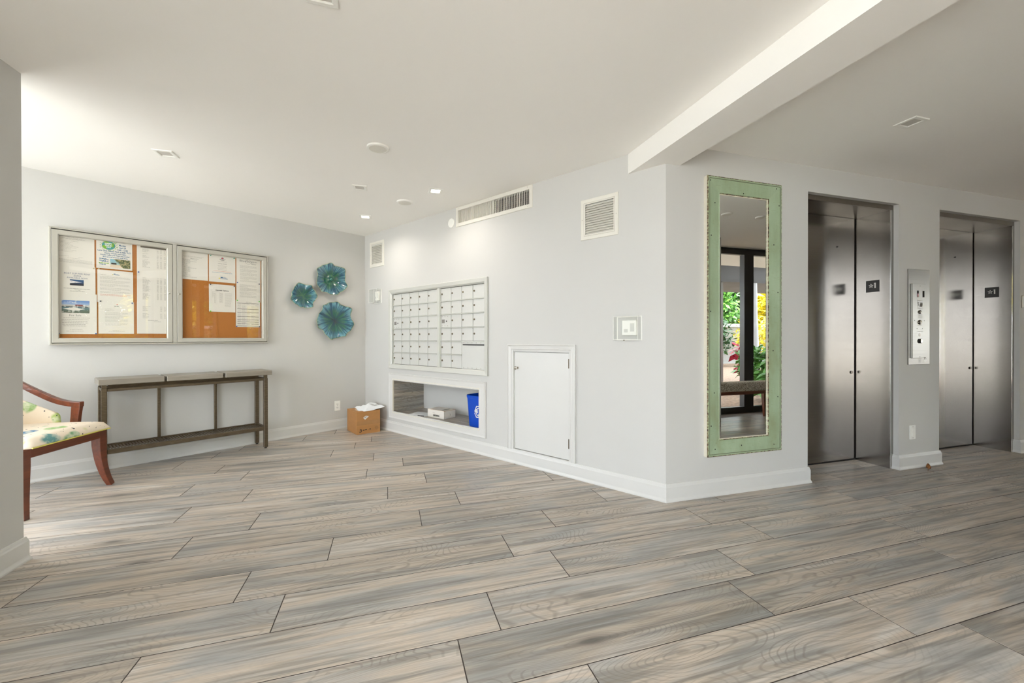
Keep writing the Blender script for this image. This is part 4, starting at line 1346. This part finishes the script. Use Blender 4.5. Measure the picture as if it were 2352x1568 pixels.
n11 = sheet(-1.673, -1.450, 1.680, 1.965, 'office hours sheet with a crest above and a blue logo below', 0)
cr = obj('crest', G().add([(.0 + .012 * math.cos(PI * i / 10), -.0010, .094 + .012 * math.sin(PI * i / 10)) for i in range(11)], [tuple(range(11))]), 'navy_ink', n11)
obj('crest_center', G().lathe([(.006, 0), (.006, -.0004)], 10, 'y', (0, -.0010, .098)), 'red', cr)
words(n11, [(-.028, .028, .088), (-.020, .020, .082), (-.014, .012, .077)], 'mid_ink', .0040, 28)
words(n11, [(-.042, .042, .067), (-.035, .038, .061)], 'grey_ink', .0018, 29)
say(n11, 'OFFICE HOURS', .0135, 0, .042, 'mid_ink', .076)
words(n11, [(-.040, .038, .022), (-.036, .034, .009), (-.042, .040, -.004), (-.038, .036, -.018)], 'grey_ink', .0034, 30)
words(n11, [(-.074, .074, -.034)], 'red_ink', .0034, 31)
words(n11, [(-.086, .084, -.048)], 'blue_ink', .0026, 32)
words(n11, [(-.020, .022, -.078)], 'grey_ink', .0022, 33)
logo(n11, -.010, -.098, 1.5)
n12 = sheet(-1.441, -1.221, 1.690, 1.965, 'BlueStream Fiber letter at the top of the end column', 0)
say(n12, 'BlueStream', .0275, 0, .092, 'mid_ink', .160)
say(n12, 'Fiber', .0215, .048, .070, 'mid_ink', .052)
g = G()
for i in range(32):
    a, b2 = 2 * PI * i / 32, 2 * PI * (i + 1) / 32
    g.add([(-.004 + .027 * math.cos(a), -.0010, .088 + .024 * math.sin(a)), (-.004 + .027 * math.cos(b2), -.0010, .088 + .024 * math.sin(b2)), (-.004 + .0255 * math.cos(b2), -.0010, .088 + .0225 * math.sin(b2)), (-.004 + .0255 * math.cos(a), -.0010, .088 + .0225 * math.sin(a))], [(0, 1, 2, 3)])
obj('logo_ring', g, 'mid_ink', n12)
words(n12, block(-.078, .082, .045, -.118, .0082, 4, 34), 'grey_ink', .0026, 34)
n13 = sheet(-1.442, -1.222, 1.500, 1.698, 'second page of close print under the BlueStream letter', 1)
words(n13, block(-.080, .080, .075, -.060, .0080, 4, 35), 'grey_ink', .0026, 35)
n14 = sheet(-1.448, -1.227, 1.235, 1.512, 'channel grid sheet ruled by heavy black lines', 2)
g = G()
for z_ in (.108, .048, .014, -.030, -.064, -.086, -.106, -.128): g.quad(-.098, .098, z_ - .0018, z_ + .0018, -.0010)
obj('rule', g, 'ink', n14)
random.seed(36)
words(n14, [(cx, cx + .030, .100 - i * .0095) for cx in (-.095, -.055, -.015, .03, .066) for i in range(23) if random.random() > .25], 'grey_ink', .0024, 36)
words(n14, [(-.02, .03, .122)], 'mid_ink', .0028, 37)
n15 = sheet(-1.675, -1.453, 1.382, 1.656, 'Upgrade Options price sheet below the office hours sheet', 1, curl=1.0)
say(n15, 'Upgrade Options', .0160, 0, .078, 'ink', .112, .0003)
words(n15, [(-.085, -.02, .062)], 'grey_ink', .0022, 38)
words(n15, [(-.085, -.085 + .03, .050 - i * .0082) for i in range(13)] + [(-.024, .004, .052 - i * .0078) for i in range(13)] + [(.022, .022 + .06, .050 - i * .0110) for i in range(13)] + [(.072, .094, -.072 - i * .007) for i in range(4)], 'grey_ink', .0026, 39)

# push pins
def pin(s, z, col, label):
    loc, rz = on('A', s, z, .0225)
    root = empty('push_pin', (loc, rz), label, 'pin', 'push pins in the notice case')
    obj('pin_head', G().lathe([(.0052, .001), (.0052, -.001), (.0028, -.003), (.0030, -.007), (.0050, -.009), (.0046, -.011), (.0005, -.0115)], 12, 'y'), col, root)
MT['pin_blue'] = plain('pin_blue', (44, 84, 160), .3)
MT['pin_navy'] = plain('pin_navy', (28, 30, 60), .3)
MT['pin_green'] = plain('pin_green', (96, 200, 40), .3)
MT['pin_teal'] = plain('pin_teal', (60, 150, 120), .3)
MT['pin_tan'] = plain('pin_tan', (206, 190, 150), .3)
for s_, z_, c_, l_ in ((-2.429, 1.432, 'pin_navy', 'navy push pin above the red emblem letter'), (-2.232, 1.428, 'pin_blue', 'blue push pin above the red emblem letter, by the cork gap'),
                       (-2.190, 1.707, 'pin_blue', 'blue push pin between the upper two table pages'), (-2.664, 1.157, 'pin_blue', 'dark blue push pin at the outer foot of the for sale flyer'),
                       (-2.457, 1.158, 'pin_blue', 'blue push pin at the inner foot of the for sale flyer'), (-1.662, 1.650, 'pin_navy', 'navy push pin at the outer top corner of the Upgrade Options sheet'),
                       (-1.462, 1.650, 'pin_navy', 'navy push pin where the Upgrade Options sheet meets the letters'), (-1.664, 1.386, 'pin_green', 'green push pin at the foot of the Upgrade Options sheet'),
                       (-1.434, 1.692, 'pin_blue', 'blue push pin under the BlueStream letter, by the office hours sheet'), (-1.234, 1.694, 'pin_navy', 'navy push pin under the BlueStream letter, by the case rail'),
                       (-1.436, 1.508, 'pin_green', 'green push pin on the channel grid sheet, toward the price sheet'), (-1.235, 1.508, 'pin_green', 'green push pin on the channel grid sheet, by the case rail'),
                       (-1.442, 1.241, 'pin_blue', 'blue push pin at the foot of the channel grid sheet'), (-1.233, 1.241, 'pin_navy', 'navy push pin at the foot of the channel grid sheet'),
                       (-1.660, 1.935, 'pin_teal', 'teal push pin beside the small-print notice'), (-1.462, 1.935, 'pin_teal', 'teal push pin beside the BlueStream letter'),
                       (-2.468, 1.703, 'pin_tan', 'tan push pin above the boat slip flyer'), (-2.438, 1.703, 'pin_tan', 'tan push pin under the Earth Day flyer')):
    pin(s_, z_, c_, l_)

# ------------------------------------------------------------------ ceramic wall flowers
def plate(s, z, R, seed, mat, lobes, label, deep=.02, protr=.055, dome=False):
    loc, rz = on('A', s, z, 0)
    root = empty('wall_flower', (loc, rz), label, 'wall art', 'glazed ceramic wall flowers')
    random.seed(seed)
    nt_, nr_ = 96, 20
    ph = [random.uniform(0, 6.28) for _ in range(5)]
    amp = random.uniform(.05, .07)
    front, back = [], []
    for j in range(nr_ + 1):
        u = j / nr_
        for i in range(nt_):
            a = 2 * PI * i / nt_
            e = 1 + (amp * .75 * math.sin(lobes * a + ph[0] + .5 * math.sin(a + ph[4])) + .05 * math.sin((lobes - 2) * a + ph[1]) + .02 * math.sin((lobes * 2 + 1) * a + ph[2])) * u ** 2
            r = R * .96 * u * e
            wave = math.sin(lobes * a + ph[0]) * .6 + math.sin((lobes + 3) * a + ph[3]) * .35
            y = deep + (protr - deep) * (u ** 1.6) + wave * .027 * u ** 3
            if dome: y += .022 * math.exp(-(u * 9) ** 2) - .012 * math.exp(-((u - .3) * 8) ** 2)
            front.append((r * math.cos(a), -y, r * math.sin(a)))
            back.append((r * math.cos(a) * .985, -y + .008, r * math.sin(a) * .985))
    n_ = len(front)
    fs = []
    for j in range(nr_):
        for i in range(nt_):
            k = (i + 1) % nt_
            fs.append((j * nt_ + i, j * nt_ + k, (j + 1) * nt_ + k, (j + 1) * nt_ + i))
            fs.append((n_ + j * nt_ + i, n_ + (j + 1) * nt_ + i, n_ + (j + 1) * nt_ + k, n_ + j * nt_ + k))
    for i in range(nt_):
        k = (i + 1) % nt_
        fs.append((nr_ * nt_ + i, nr_ * nt_ + k, n_ + nr_ * nt_ + k, n_ + nr_ * nt_ + i))
    g = G().add(front + back, fs)
    fix(obj('petal_bowl', g, mat, root, smooth=True))
    obj('hanger', G().cyl((0, 0, 0), (0, -deep, 0), .02, n=12), 'ink', root)
    rim = [front[nr_ * nt_ + i] for i in range(nt_)] + [front[nr_ * nt_]]
    obj('rim_glaze', G().sweep([(x, y - .001, zz) for x, y, zz in rim], .0028, 5), 'rimglaze', root, smooth=True)
    if dome:
        obj('center_boss', G().lathe([(.024, -.0), (.020, -.010), (.010, -.016), (.0005, -.018)], 16, 'y', (0, -deep - .018, 0)), mat, root, smooth=True)
    return root
MT['rimglaze'] = plain('rim_glaze', (168, 176, 140), .2, var=.3, vscale=30)
MT['cer1'] = ceramic('glaze_leaf_green', 2.0, (34, 110, 84), (34, 100, 52), (92, 138, 150), .195)
MT['cer2'] = ceramic('glaze_teal', 9.0, (60, 120, 72), (26, 94, 66), (96, 158, 168), .145)
MT['cer3'] = ceramic('glaze_sea_blue', 17.0, (3, 34, 36), (16, 90, 70), (112, 168, 184), .225)
plate(-.462, 1.828, .196, 5, MT['cer1'], 6, 'ruffled ceramic wall flower with a green centre, topmost of the three', dome=True)
plate(-.785, 1.604, .146, 8, MT['cer2'], 6, 'smallest ruffled ceramic wall flower, nearest the notice case')
plate(-.415, 1.334, .230, 12, MT['cer3'], 7, 'largest blue ceramic wall flower, lowest of the three')

# ------------------------------------------------------------------ console table
root = empty('console_table', on('A', 0), 'narrow console table with a grey wood top and bronze metal frame', 'table')
TF, TB = .325, .020
for a, b_ in ((-2.467, -2.061), (-2.044, -1.634), (-1.616, -1.214)):
    obj('top_slab', G().cbox(a, b_, -TF, -TB, .744, .790, .004), 'greywood', root)
lw = .017
def leg(s, off):
    l_ = obj('leg', G().cbox(s - lw, s + lw, -off - lw, -off + lw, .012, .714, .002), 'bronze', root)
    obj('foot', G().cyl((s, -off, 0), (s, -off, .012), .011, n=10), 'ink', l_)
fo, bo = .292, .040
for s_ in (-2.432, -1.266):
    for o_ in (fo, bo): leg(s_, o_)
for o_ in (fo, bo):
    obj('rail', G().cbox(-2.432 + lw, -1.266 - lw, -o_ - .013, -o_ + .013, .690, .714, .002), 'bronze', root)
    obj('rail', G().cbox(-2.432 + lw, -1.266 - lw, -o_ - .013, -o_ + .013, .186, .222, .002), 'bronze', root)
for s_ in (-2.432, -1.266):
    obj('rail', G().cbox(s_ - .013, s_ + .013, -fo + lw, -bo - lw, .690, .714, .002), 'bronze', root)
    obj('rail', G().cbox(s_ - .013, s_ + .013, -fo + lw, -bo - lw, .186, .222, .002), 'bronze', root)
    for o_ in (fo, bo): obj('spacer', G().box(s_ - .014 + (.02 if s_ > -2 else 0) * 0, s_ + .014, -o_ - .012, -o_ + .012, .714, .744), 'bronze', root)
for s_ in (-2.058, -1.630): obj('post', G().cbox(s_ - .011, s_ + .011, -bo - .011, -bo + .011, .222, .690, .002), 'bronze', root)
obj('rail', G().box(-2.40, -1.30, -.19, -.16, .716, .742), 'bronze', root)
for s_ in (-2.058, -1.630): obj('rail', G().box(s_ - .010, s_ + .010, -fo, -bo, .190, .216), 'bronze', root)
me = G().box(-.006, .006, -fo + .012, -bo - .012, .206, .212).mesh('slat'); me.materials.append(MT['bronze'])
x = -2.40
while x < -1.29:
    obj('slat', me, None, root, (x, 0, 0)); x += .0205

# ------------------------------------------------------------------ cardboard box and bag
fl_ = Vector((-.348, 5.021)); lf_ = Vector((-.525, 5.345)); rt_ = Vector((-.090, 5.128))
ux = (rt_ - fl_).normalized(); wid = (rt_ - fl_).length
uy = Vector((-ux.y, ux.x)); dep_ = min(.36, (lf_ - fl_).length)
dep_ = .335
root = empty('cardboard_box', ((fl_.x, fl_.y, 0), math.atan2(ux.y, ux.x)), 'brown cardboard shipping box on the floor in the room corner', 'box')
bh = .262
obj('box_body', G().cbox(0, wid, 0, dep_, 0, bh, .003), 'kraft', root)
obj('flap_seam', G().box(.003, wid - .003, dep_ / 2 - .0015, dep_ / 2 + .0015, bh, bh + .0008), 'bark', root)
obj('tape', G().box(.001, wid - .001, -.0008, 0, .105, .150), 'tape', root)
obj('shipping_label', G().box(.045, .165, .06, .20, bh, bh + .0008), 'paper', root)
g = G().add([(.075, -.0009, .190), (.108, -.0009, .212), (.143, -.0009, .200), (.098, -.0009, .165)], [(0, 3, 2, 1)])
st = obj('sticker', g, 'paper', root)
obj('print', G().add([(.088, -.0012, .190), (.112, -.0012, .203), (.116, -.0012, .199), (.094, -.0012, .184)], [(0, 3, 2, 1)]), 'mid_ink', st)
g = G()
def ring_(cx, cz, r0, r1, a0=0, a1=2 * PI, n=24):
    for i in range(n):
        a, b2 = a0 + (a1 - a0) * i / n, a0 + (a1 - a0) * (i + 1) / n
        g.add([(cx + r1 * math.cos(a), -.0011, cz + r1 * math.sin(a)), (cx + r1 * math.cos(b2), -.0011, cz + r1 * math.sin(b2)), (cx + r0 * math.cos(b2), -.0011, cz + r0 * math.sin(b2)), (cx + r0 * math.cos(a), -.0011, cz + r0 * math.sin(a))], [(3, 2, 1, 0)])
ring_(.043, .042, .012, .019, -2.4, 1.9)
ring_(.043, .042, .003, .008, -1.0, 2.9)
obj('printed_mark', g, 'ink', root)
g = G()
ring_(wid - .044, .054, .017, .019)
ring_(wid - .044, .054, .007, .009)
obj('printed_mark', g, 'bark', root)
lines([(.072, .092, .041, .050), (.097, .120, .043, .052), (.132, .140, .046, .049), (.148, .166, .045, .054)], 'ink', root, 'print', -.0011)
# poly bag draped over the box, hanging past its edge
random.seed(21)
bag = pillow(.265, .25, .068, 9, 20, 14, .30)
root = empty('poly_mailer', ((fl_.x + ux.x * .196 + uy.x * .130, fl_.y + ux.y * .196 + uy.y * .130, bh + .001), math.atan2(ux.y, ux.x) + .12), 'crumpled white plastic mailer bag lying on the cardboard box', 'parcel')
bag.v = [(x, y, z + max(0, x + .02) * .16 + max(0, y) * .12) for x, y, z in bag.v]
o = obj('bag_body', bag, 'poly', root, auto=True)
def bagz(x, y): return max((v[2] for v in bag.v if abs(v[0] - x) < .014 and abs(v[1] - y) < .014), default=.06)
g = G()
for (x0_, x1_, yy, th_) in ((.00, .045, -.030, .004), (.055, .085, -.030, .006), (-.01, .03, -.050, .004), (.035, .080, -.050, .009), (-.01, .05, -.012, .003), (.0, .06, -.068, .003)):
    n_ = 4
    for i in range(n_):
        xa = x0_ + (x1_ - x0_) * i / n_; xb = x0_ + (x1_ - x0_) * (i + .8) / n_
        za = bagz((xa + xb) / 2, yy) + .0015
        g.add([(xa, yy - th_ / 2, za), (xb, yy - th_ / 2, za), (xb, yy + th_ / 2, za + .001), (xa, yy + th_ / 2, za + .001)], [(0, 1, 2, 3)])
o = obj('print', g, 'mid_ink', root); o['kind'] = 'stuff'

# ------------------------------------------------------------------ armchair (half hidden by the wall)
CA = Vector((-2.040, 3.870)); CB = Vector((-2.130, 3.272))
cx_dir = (CB - CA).normalized()           # local +x: far arm to near arm
mid = (CA + CB) / 2
root = empty('armchair', ((mid.x, mid.y, 0), math.atan2(cx_dir.y, cx_dir.x)), 'cherry wood armchair with floral upholstery, half hidden by the wall', 'armchair')
hw = .302
# local +y points to the front of the chair (out of the bay)
def cleg(x, y, top, dx, dy, r0=.024, r1=.015, h0=.0):
    pts, sqs = [], []
    for i in range(9):
        t = i / 8
        k = (1 - t) ** 2.8
        pts.append((x + dx * k, y + dy * k, h0 + (top - h0) * t))
        r = r1 + (r0 - r1) * min(1, t * 1.3)
        sqs.append((r, r))
    return obj('leg', G().sweep(pts, .02, sq=sqs, up=(0, 1, 0)), 'cherry', root, bevel=.003)
cleg(-hw + .040, -.034, .425, -.060, .035, .030, .017)
cleg(hw - .005, -.030, .425, .012, .02, .026, .017)
cleg(-hw + .04, -.58, .42, -.03, -.10)
cleg(hw - .04, -.58, .42, .03, -.10)
obj('seat_rail', G().cbox(-hw + .015, hw - .015, -.045, -.006, .372, .432, .004), 'cherry', root)
for sx in (-1, 1):
    obj('seat_rail', G().sweep([(sx * (hw - .005), -.03, .402), (sx * (hw - .05), -.60, .402)], .02, sq=(.015, .030)), 'cherry', root)
obj('seat_rail', G().cbox(-hw + .05, hw - .05, -.61, -.58, .372, .432, .004), 'cherry', root)
# seat cushion: crowned slab tapering to the back
g = G(); nx, ny = 20, 18
top, bot = [], []
for j in range(ny + 1):
    v = j / ny
    y = .018 - v * .60
    w = hw + .022 - v * .05
    for i in range(nx + 1):
        u = -1 + 2 * i / nx
        ex = 1 - abs(u) ** 7; ey = 1 - abs(2 * v - 1) ** 9
        e = max(0, min(ex, ey))
        x = u * w
        # round the corners in plan
        if v < .12: x *= 1 - .10 * ((.12 - v) / .12) ** 2 * (abs(u) > .8)
        zt = .447 + .050 * e ** .45 + .018 * (1 - u * u) * (1 - (2 * v - 1) ** 2)
        top.append((x, y, zt)); bot.append((x * .985, y - .004 if v < .5 else y, .433))
n_ = len(top); fs = []
for j in range(ny):
    for i in range(nx):
        a = j * (nx + 1) + i
        fs += [(a, a + nx + 1, a + nx + 2, a + 1), (n_ + a, n_ + a + 1, n_ + a + nx + 2, n_ + a + nx + 1)]
edge = [i for i in range(nx)] + [j * (nx + 1) + nx for j in range(ny)] + [ny * (nx + 1) + i for i in range(nx, 0, -1)] + [j * (nx + 1) for j in range(ny, 0, -1)]
for q in range(len(edge)):
    a, b_ = edge[q], edge[(q + 1) % len(edge)]
    fs.append((a, b_, n_ + b_, n_ + a))
g.add(top + bot, fs)
cu = obj('seat_cushion', g, 'floral', root, smooth=True)
fix(cu)
MT['piping'] = plain('yellow_green_piping', (206, 200, 96), .7)
obj('piping', G().sweep([(top[i][0] * 1.0, top[i][1] + .003, .4365) for i in range(nx + 1)], .004, 6), 'piping', cu)
# curved arms sweeping up into the back
for sx in (-1, 1):
    pst = obj('arm_post', G().sweep([(sx * (hw - .010), -.215, .43), (sx * (hw - .008), -.208, .53), (sx * (hw - .004), -.200, .640)], .02, sq=[(.017, .026), (.016, .026), (.016, .030)], up=(0, 1, 0)), 'cherry', root, bevel=.003)
    pts = []
    for i in range(15):
        t = i / 14
        a = t * PI / 2
        x = sx * (hw - .004) if t < .45 else sx * ((hw - .004) - .10 * ((t - .45) / .55) ** 2)
        y = -.172 - .453 * t
        z = .622 + .262 * t ** 2.1
        pts.append((x, y, z))
    obj('arm', G().sweep(pts, .02, sq=[(.020, .019)] * 15), 'cherry', root, bevel=.004)
pts = [(-.200 + .40 * i / 12, -.625 - .055 * math.sin(PI * i / 12), .884 + .03 * math.sin(PI * i / 12)) for i in range(13)]
obj('top_rail', G().sweep(pts, .02, sq=(.020, .020)), 'cherry', root, bevel=.004)
# upholstered barrel back, lower along the sides
g = G(); fr2, bk2 = [], []
nb = 28
for i in range(nb + 1):
    t = -1 + 2 * i / nb
    a = t * 1.25
    x = math.sin(a) / math.sin(1.25) * (hw - .035)
    y = -.60 + (1 - math.cos(a)) * .42
    zt = .545 + .235 * max(0, math.cos(a * 1.12)) ** 1.3
    for z_, b2 in ((.440, 0), (.47, .010), ((.44 + zt) / 2, .014), (zt - .02, .008), (zt, -.008)):
        fr2.append((x * (1 - .03), y + .022 + b2, z_)); bk2.append((x, y - .020, z_))
n_ = len(fr2); fs = []
for i in range(nb):
    for k in range(4):
        a = i * 5 + k; b_ = (i + 1) * 5 + k
        fs += [(a, b_, b_ + 1, a + 1), (n_ + a, n_ + a + 1, n_ + b_ + 1, n_ + b_)]
    fs += [(i * 5 + 4, (i + 1) * 5 + 4, n_ + (i + 1) * 5 + 4, n_ + i * 5 + 4), (i * 5, n_ + i * 5, n_ + (i + 1) * 5, (i + 1) * 5)]
for i in (0, nb): fs.append((i * 5, i * 5 + 1, i * 5 + 2, i * 5 + 3, i * 5 + 4, n_ + i * 5 + 4, n_ + i * 5 + 3, n_ + i * 5 + 2, n_ + i * 5 + 1, n_ + i * 5))
fix(obj('backrest', g.add(fr2 + bk2, fs), 'floral', root, smooth=True))
for x_ in (-.16, 0, .16):
    obj('back_slat', G().sweep([(x_, -.615, .60), (x_, -.655, .88)], .02, sq=(.010, .008), up=(0, 1, 0)), 'cherry', root)

# ------------------------------------------------------------------ bench under the rear window (seen in the mirror)
root = empty('bench', ((4.85, .045, 0), 0), 'upholstered speckled bench with cherry wood legs by the rear window', 'bench')
bw2, bd2 = .70, .135
g = G(); nx, ny = 20, 10; top, bot = [], []
for j in range(ny + 1):
    for i in range(nx + 1):
        u, v = -1 + 2 * i / nx, -1 + 2 * j / ny
        e = max(0, min(1 - abs(u) ** 12, 1 - abs(v) ** 5))
        top.append((u * bw2, v * bd2, .395 + .095 * e ** .4)); bot.append((u * bw2 * .99, v * bd2 * .99, .372))
n_ = len(top); fs = []
for j in range(ny):
    for i in range(nx):
        a = j * (nx + 1) + i
        fs += [(a, a + 1, a + nx + 2, a + nx + 1), (n_ + a, n_ + a + nx + 1, n_ + a + nx + 2, n_ + a + 1)]
edge = [i for i in range(nx)] + [j * (nx + 1) + nx for j in range(ny)] + [ny * (nx + 1) + i for i in range(nx, 0, -1)] + [j * (nx + 1) for j in range(ny, 0, -1)]
for q in range(len(edge)):
    a, b_ = edge[q], edge[(q + 1) % len(edge)]
    fs.append((a, n_ + a, n_ + b_, b_))
fix(obj('seat_cushion', g.add(top + bot, fs), 'boucle', root, smooth=True))
obj('seat_rail', G().cbox(-bw2 + .01, bw2 - .01, -bd2 + .01, bd2 - .01, .325, .372, .004), 'cherry', root)
for sx in (-1, 1):
    for sy in (-1, 1):
        obj('leg', G().sweep([(sx * (bw2 - .05) + sx * .03, sy * (bd2 - .045) + sy * .01, 0), (sx * (bw2 - .06), sy * (bd2 - .045), .33)], .02, sq=[(.015, .015), (.027, .024)], up=(0, 1, 0)), 'cherry', root)
obj('leg', G().sweep([(.28, bd2 - .03, 0), (.28, bd2 - .04, .33)], .02, sq=[(.015, .015), (.027, .024)], up=(0, 1, 0)), 'cherry', root)

# ------------------------------------------------------------------ dried leaf on the floor
root = empty('dried_leaf', ((4.40, 2.29, .001), .5), 'curled dried brown leaf on the floor before the pier', 'leaf')
g = G(); vs = []
for i in range(9):
    t = i / 8
    w_ = .016 * math.sin(PI * min(1, t * 1.02 + .02)) + .001
    zz = .004 + .022 * (t - .3) ** 2 + .008 * math.sin(t * 9)
    vs += [(-.07 + .14 * t, -w_, zz + .008), (-.07 + .14 * t, 0, zz), (-.07 + .14 * t, w_, zz + .012)]
g.add(vs, [(i * 3 + k, i * 3 + k + 1, i * 3 + k + 4, i * 3 + k + 3) for i in range(8) for k in range(2)])
lo_ = obj('leaf_blade', g, 'dry', root)
so_ = lo_.modifiers.new('thick', 'SOLIDIFY'); so_.thickness = .0008
obj('stem', G().sweep([(-.07, 0, .012), (-.09, .006, .006), (-.11, .004, .002)], .001, 5), 'dry', root)

# ------------------------------------------------------------------ outside: garden, walkway, trees
struct('ground', G().box(-40, 40, -40, YW - .05, -.32, -.07), 'pave')
struct('ground_side', G().box(-40, XL - .1, YW - .05, 20, -.32, -.07), 'asphalt')
root = tag(obj('mulch_bed', G().box(-0.9, 20, -10.2, YW - .06, -.07, -.055), 'mulch'), 'bed of brown wood mulch outside the glass', 'mulch bed', None, 'stuff')
rail = empty('trim_walkway', ((0, 0, 0), 0), None, None, None, 'structure')
obj('slab', G().box(-0.8, 20, -5.0, -3.2, 2.46, 2.92), 'concrete', rail)
obj('slab_edge', G().box(-0.8, 20, -3.2, -3.12, 2.86, 2.98), 'column_white', rail)
obj('hand_rail', G().box(-0.8, 16, -3.26, -3.22, 3.85, 3.90), 'frame_black', rail)
obj('bottom_rail', G().box(-0.8, 16, -3.26, -3.22, 2.98, 3.04), 'frame_black', rail)
obj('sky_block_facade', G().box(-0.8, 20, -5.3, -5.0, 2.92, 10.0), 'column_grey', rail)  # added tall wall behind the walkway, blocks sky light from the rear
me = G().box(-.03, .03, -3.255, -3.225, 3.04, 3.85).mesh('baluster'); me.materials.append(MT['frame_black'])
for i in range(80): obj('baluster', me, None, rail, (-.7 + i * .2, 0, 0))
def column(x, y, r, mat, label, flare=0.0):
    root = empty('column', ((x, y, 0), 0), label, 'column', 'columns under the walkway')
    obj('shaft', G().lathe([(r + flare, -.07), (r + flare * .6, .8), (r + flare * .2, 1.6), (r, 2.46)], 20) if flare else G().cbox(-r, r, -r, r, -.07, 2.46, .01), mat, root, auto=bool(flare))
column(7.67, -3.35, .075, 'column_grey', 'slim square grey column outside, seen in the mirror')
column(8.66, -3.30, .10, 'column_white', 'flared round white column outside, seen in the mirror', .07)
column(4.3, -3.35, .09, 'column_grey', 'square grey column outside toward the elevators')
column(1.3, -3.35, .09, 'column_grey', 'square grey column outside behind the camera')
struct('wall_garden', G().box(-4, 24, -10.6, -10.4, -.07, 1.62), 'column_grey')
struct('trim_garden', G().box(-4, 24, -10.66, -10.34, 1.62, 1.76), 'column_white')
def leaf_cloud(n, rx, ry, rz_, size, seed, cz=0.0, aspect=2.2):
    random.seed(seed)
    g = G()
    for _ in range(n):
        a, b2 = random.uniform(0, 2 * PI), math.acos(random.uniform(-1, 1))
        r = random.uniform(.45, 1) 
        p = Vector((rx * r * math.sin(b2) * math.cos(a), ry * r * math.sin(b2) * math.sin(a), cz + rz_ * r * math.cos(b2)))
        d = Vector((random.gauss(0, 1), random.gauss(0, 1), random.gauss(-.2, .7))).normalized()
        s_ = d.cross(Vector((random.gauss(0, .4), random.gauss(0, .4), 1))).normalized()
        l_ = size * random.uniform(.6, 1.3)
        w_ = l_ / aspect
        g.add([p, p + d * l_ * .5 + s_ * w_ * .5, p + d * l_, p + d * l_ * .5 - s_ * w_ * .5], [(0, 1, 2, 3)])
    return g
def tree(x, y, h_, r, mat, seed, label):
    root = empty('tree', ((x, y, -.07), 0), label, 'tree', 'trees beyond the garden wall')
    obj('crown', leaf_cloud(3200, r, r, h_ * .5, .42, seed, h_ * .52), mat, root)
    obj('trunk', G().cyl((0, 0, 0), (0, 0, h_ * .6), .12, .06, 10), 'bark', root)
cols_ = ['leafy', 'leafc', 'leafy', 'leafd', 'leafy', 'leafc', 'leafy', 'leafd', 'leafy']
for i, mt in enumerate(cols_):
    tree(-1.5 + i * 3.75, -13.0 - (i % 2) * 1.2, 5.2 + (i % 3) * .5, 1.62, mt, 40 + i,
         '%s tree beyond the garden wall, %s from the walkway end' % ({'leafy': 'yellow-leaved', 'leafc': 'green', 'leafd': 'dark-leaved'}[mt], ['first', 'second', 'third', 'fourth', 'fifth', 'sixth', 'seventh', 'eighth', 'ninth'][i]))
for i in range(9):
    tree(.4 + i * 3.75, -17.6, 5.6, 1.62, 'leafd', 90 + i, 'dark tree in the far row beyond the garden wall, %s from the walkway end' % ['first', 'second', 'third', 'fourth', 'fifth', 'sixth', 'seventh', 'eighth', 'ninth'][i])
def shrub(x, y, h_, r, mat, seed, label, size=.16, n=500):
    root = empty('shrub', ((x, y, -.05), 0), label, 'shrub', 'shrubs in the mulch outside the glass')
    obj('foliage', leaf_cloud(n, r, r, h_ * .42, size, seed, h_ * .56 + size * .3), mat, root)
    obj('stem', G().cyl((0, 0, 0), (0, 0, h_ * .5), .012, .008, 6), 'bark', root)
shrub(7.35, -2.05, 1.0, .34, 'leafc', 60, 'bright green shrub beside the slim grey column')
shrub(6.55, -2.75, 1.35, .26, 'leafd', 61, 'dark green shrub behind the bright one')
shrub(7.75, -2.75, 1.15, .10, 'leafr', 62, 'pink-leaved cordyline beside the grey column', .28, 60)
shrub(8.9, -2.6, .5, .40, 'leafc', 63, 'low green shrub at the foot of the white column')
shrub(6.75, -1.15, .42, .26, 'leafc', 64, 'low fern just outside the glass', .22, 240)
shrub(3.0, -2.3, 1.5, .5, 'leafy', 65, 'yellow shrub outside behind the camera')
shrub(.2, -2.4, 1.3, .5, 'leafc', 66, 'green shrub outside behind the camera')
for k in range(7):
    shrub(5.0 + k * 2.0, -9.1, 2.1, .74, ['leafc', 'leafd', 'leafy'][k % 3], 70 + k, '%s hedge shrub against the garden wall, %s along' % (['green', 'dark', 'yellow'][k % 3], ['first', 'second', 'third', 'fourth', 'fifth', 'sixth', 'seventh'][k]), .2, 900)
# broad-leaved plant close behind the bench
root = empty('broadleaf_plant', ((6.48, -.85, -.055), 0), 'broad variegated leaves of a plant outside the glass above the bench', 'plant')
random.seed(5)
for k in range(9):
    a = [2.6, 3.1, 3.5, 2.9, .4, 1.2, 4.4, 5.3, 2.2][k]
    z0_ = [.60, .50, .40, .72, .55, .62, .48, .66, .35][k]
    g = G(); ctr = []; ln = .42
    for i in range(9):
        t = i / 8
        ctr.append(Vector((math.cos(a) * ln * t, math.sin(a) * ln * t * .7, z0_ + .16 * t - .20 * t * t)))
    vs = []
    for i, c_ in enumerate(ctr):
        t = i / 8
        w_ = .075 * math.sin(PI * t ** .8) + .002
        sd = Vector((-math.sin(a), math.cos(a) * .7, 0)) * w_
        vs += [c_ - sd + Vector((0, 0, w_ * .25)), c_, c_ + sd + Vector((0, 0, w_ * .25))]
    g.add(vs, [(i * 3 + q, i * 3 + q + 1, i * 3 + q + 4, i * 3 + q + 3) for i in range(8) for q in range(2)])
    obj('leaf', g, 'leafc', root, smooth=True)
    obj('stem', G().sweep([(0, 0, 0), (0, 0, z0_ * .7), ctr[0]], .008, 6), 'leafc', root)

for o in bpy.data.objects:
    for k_ in ('_w', '_h'):
        if k_ in o: del o[k_]
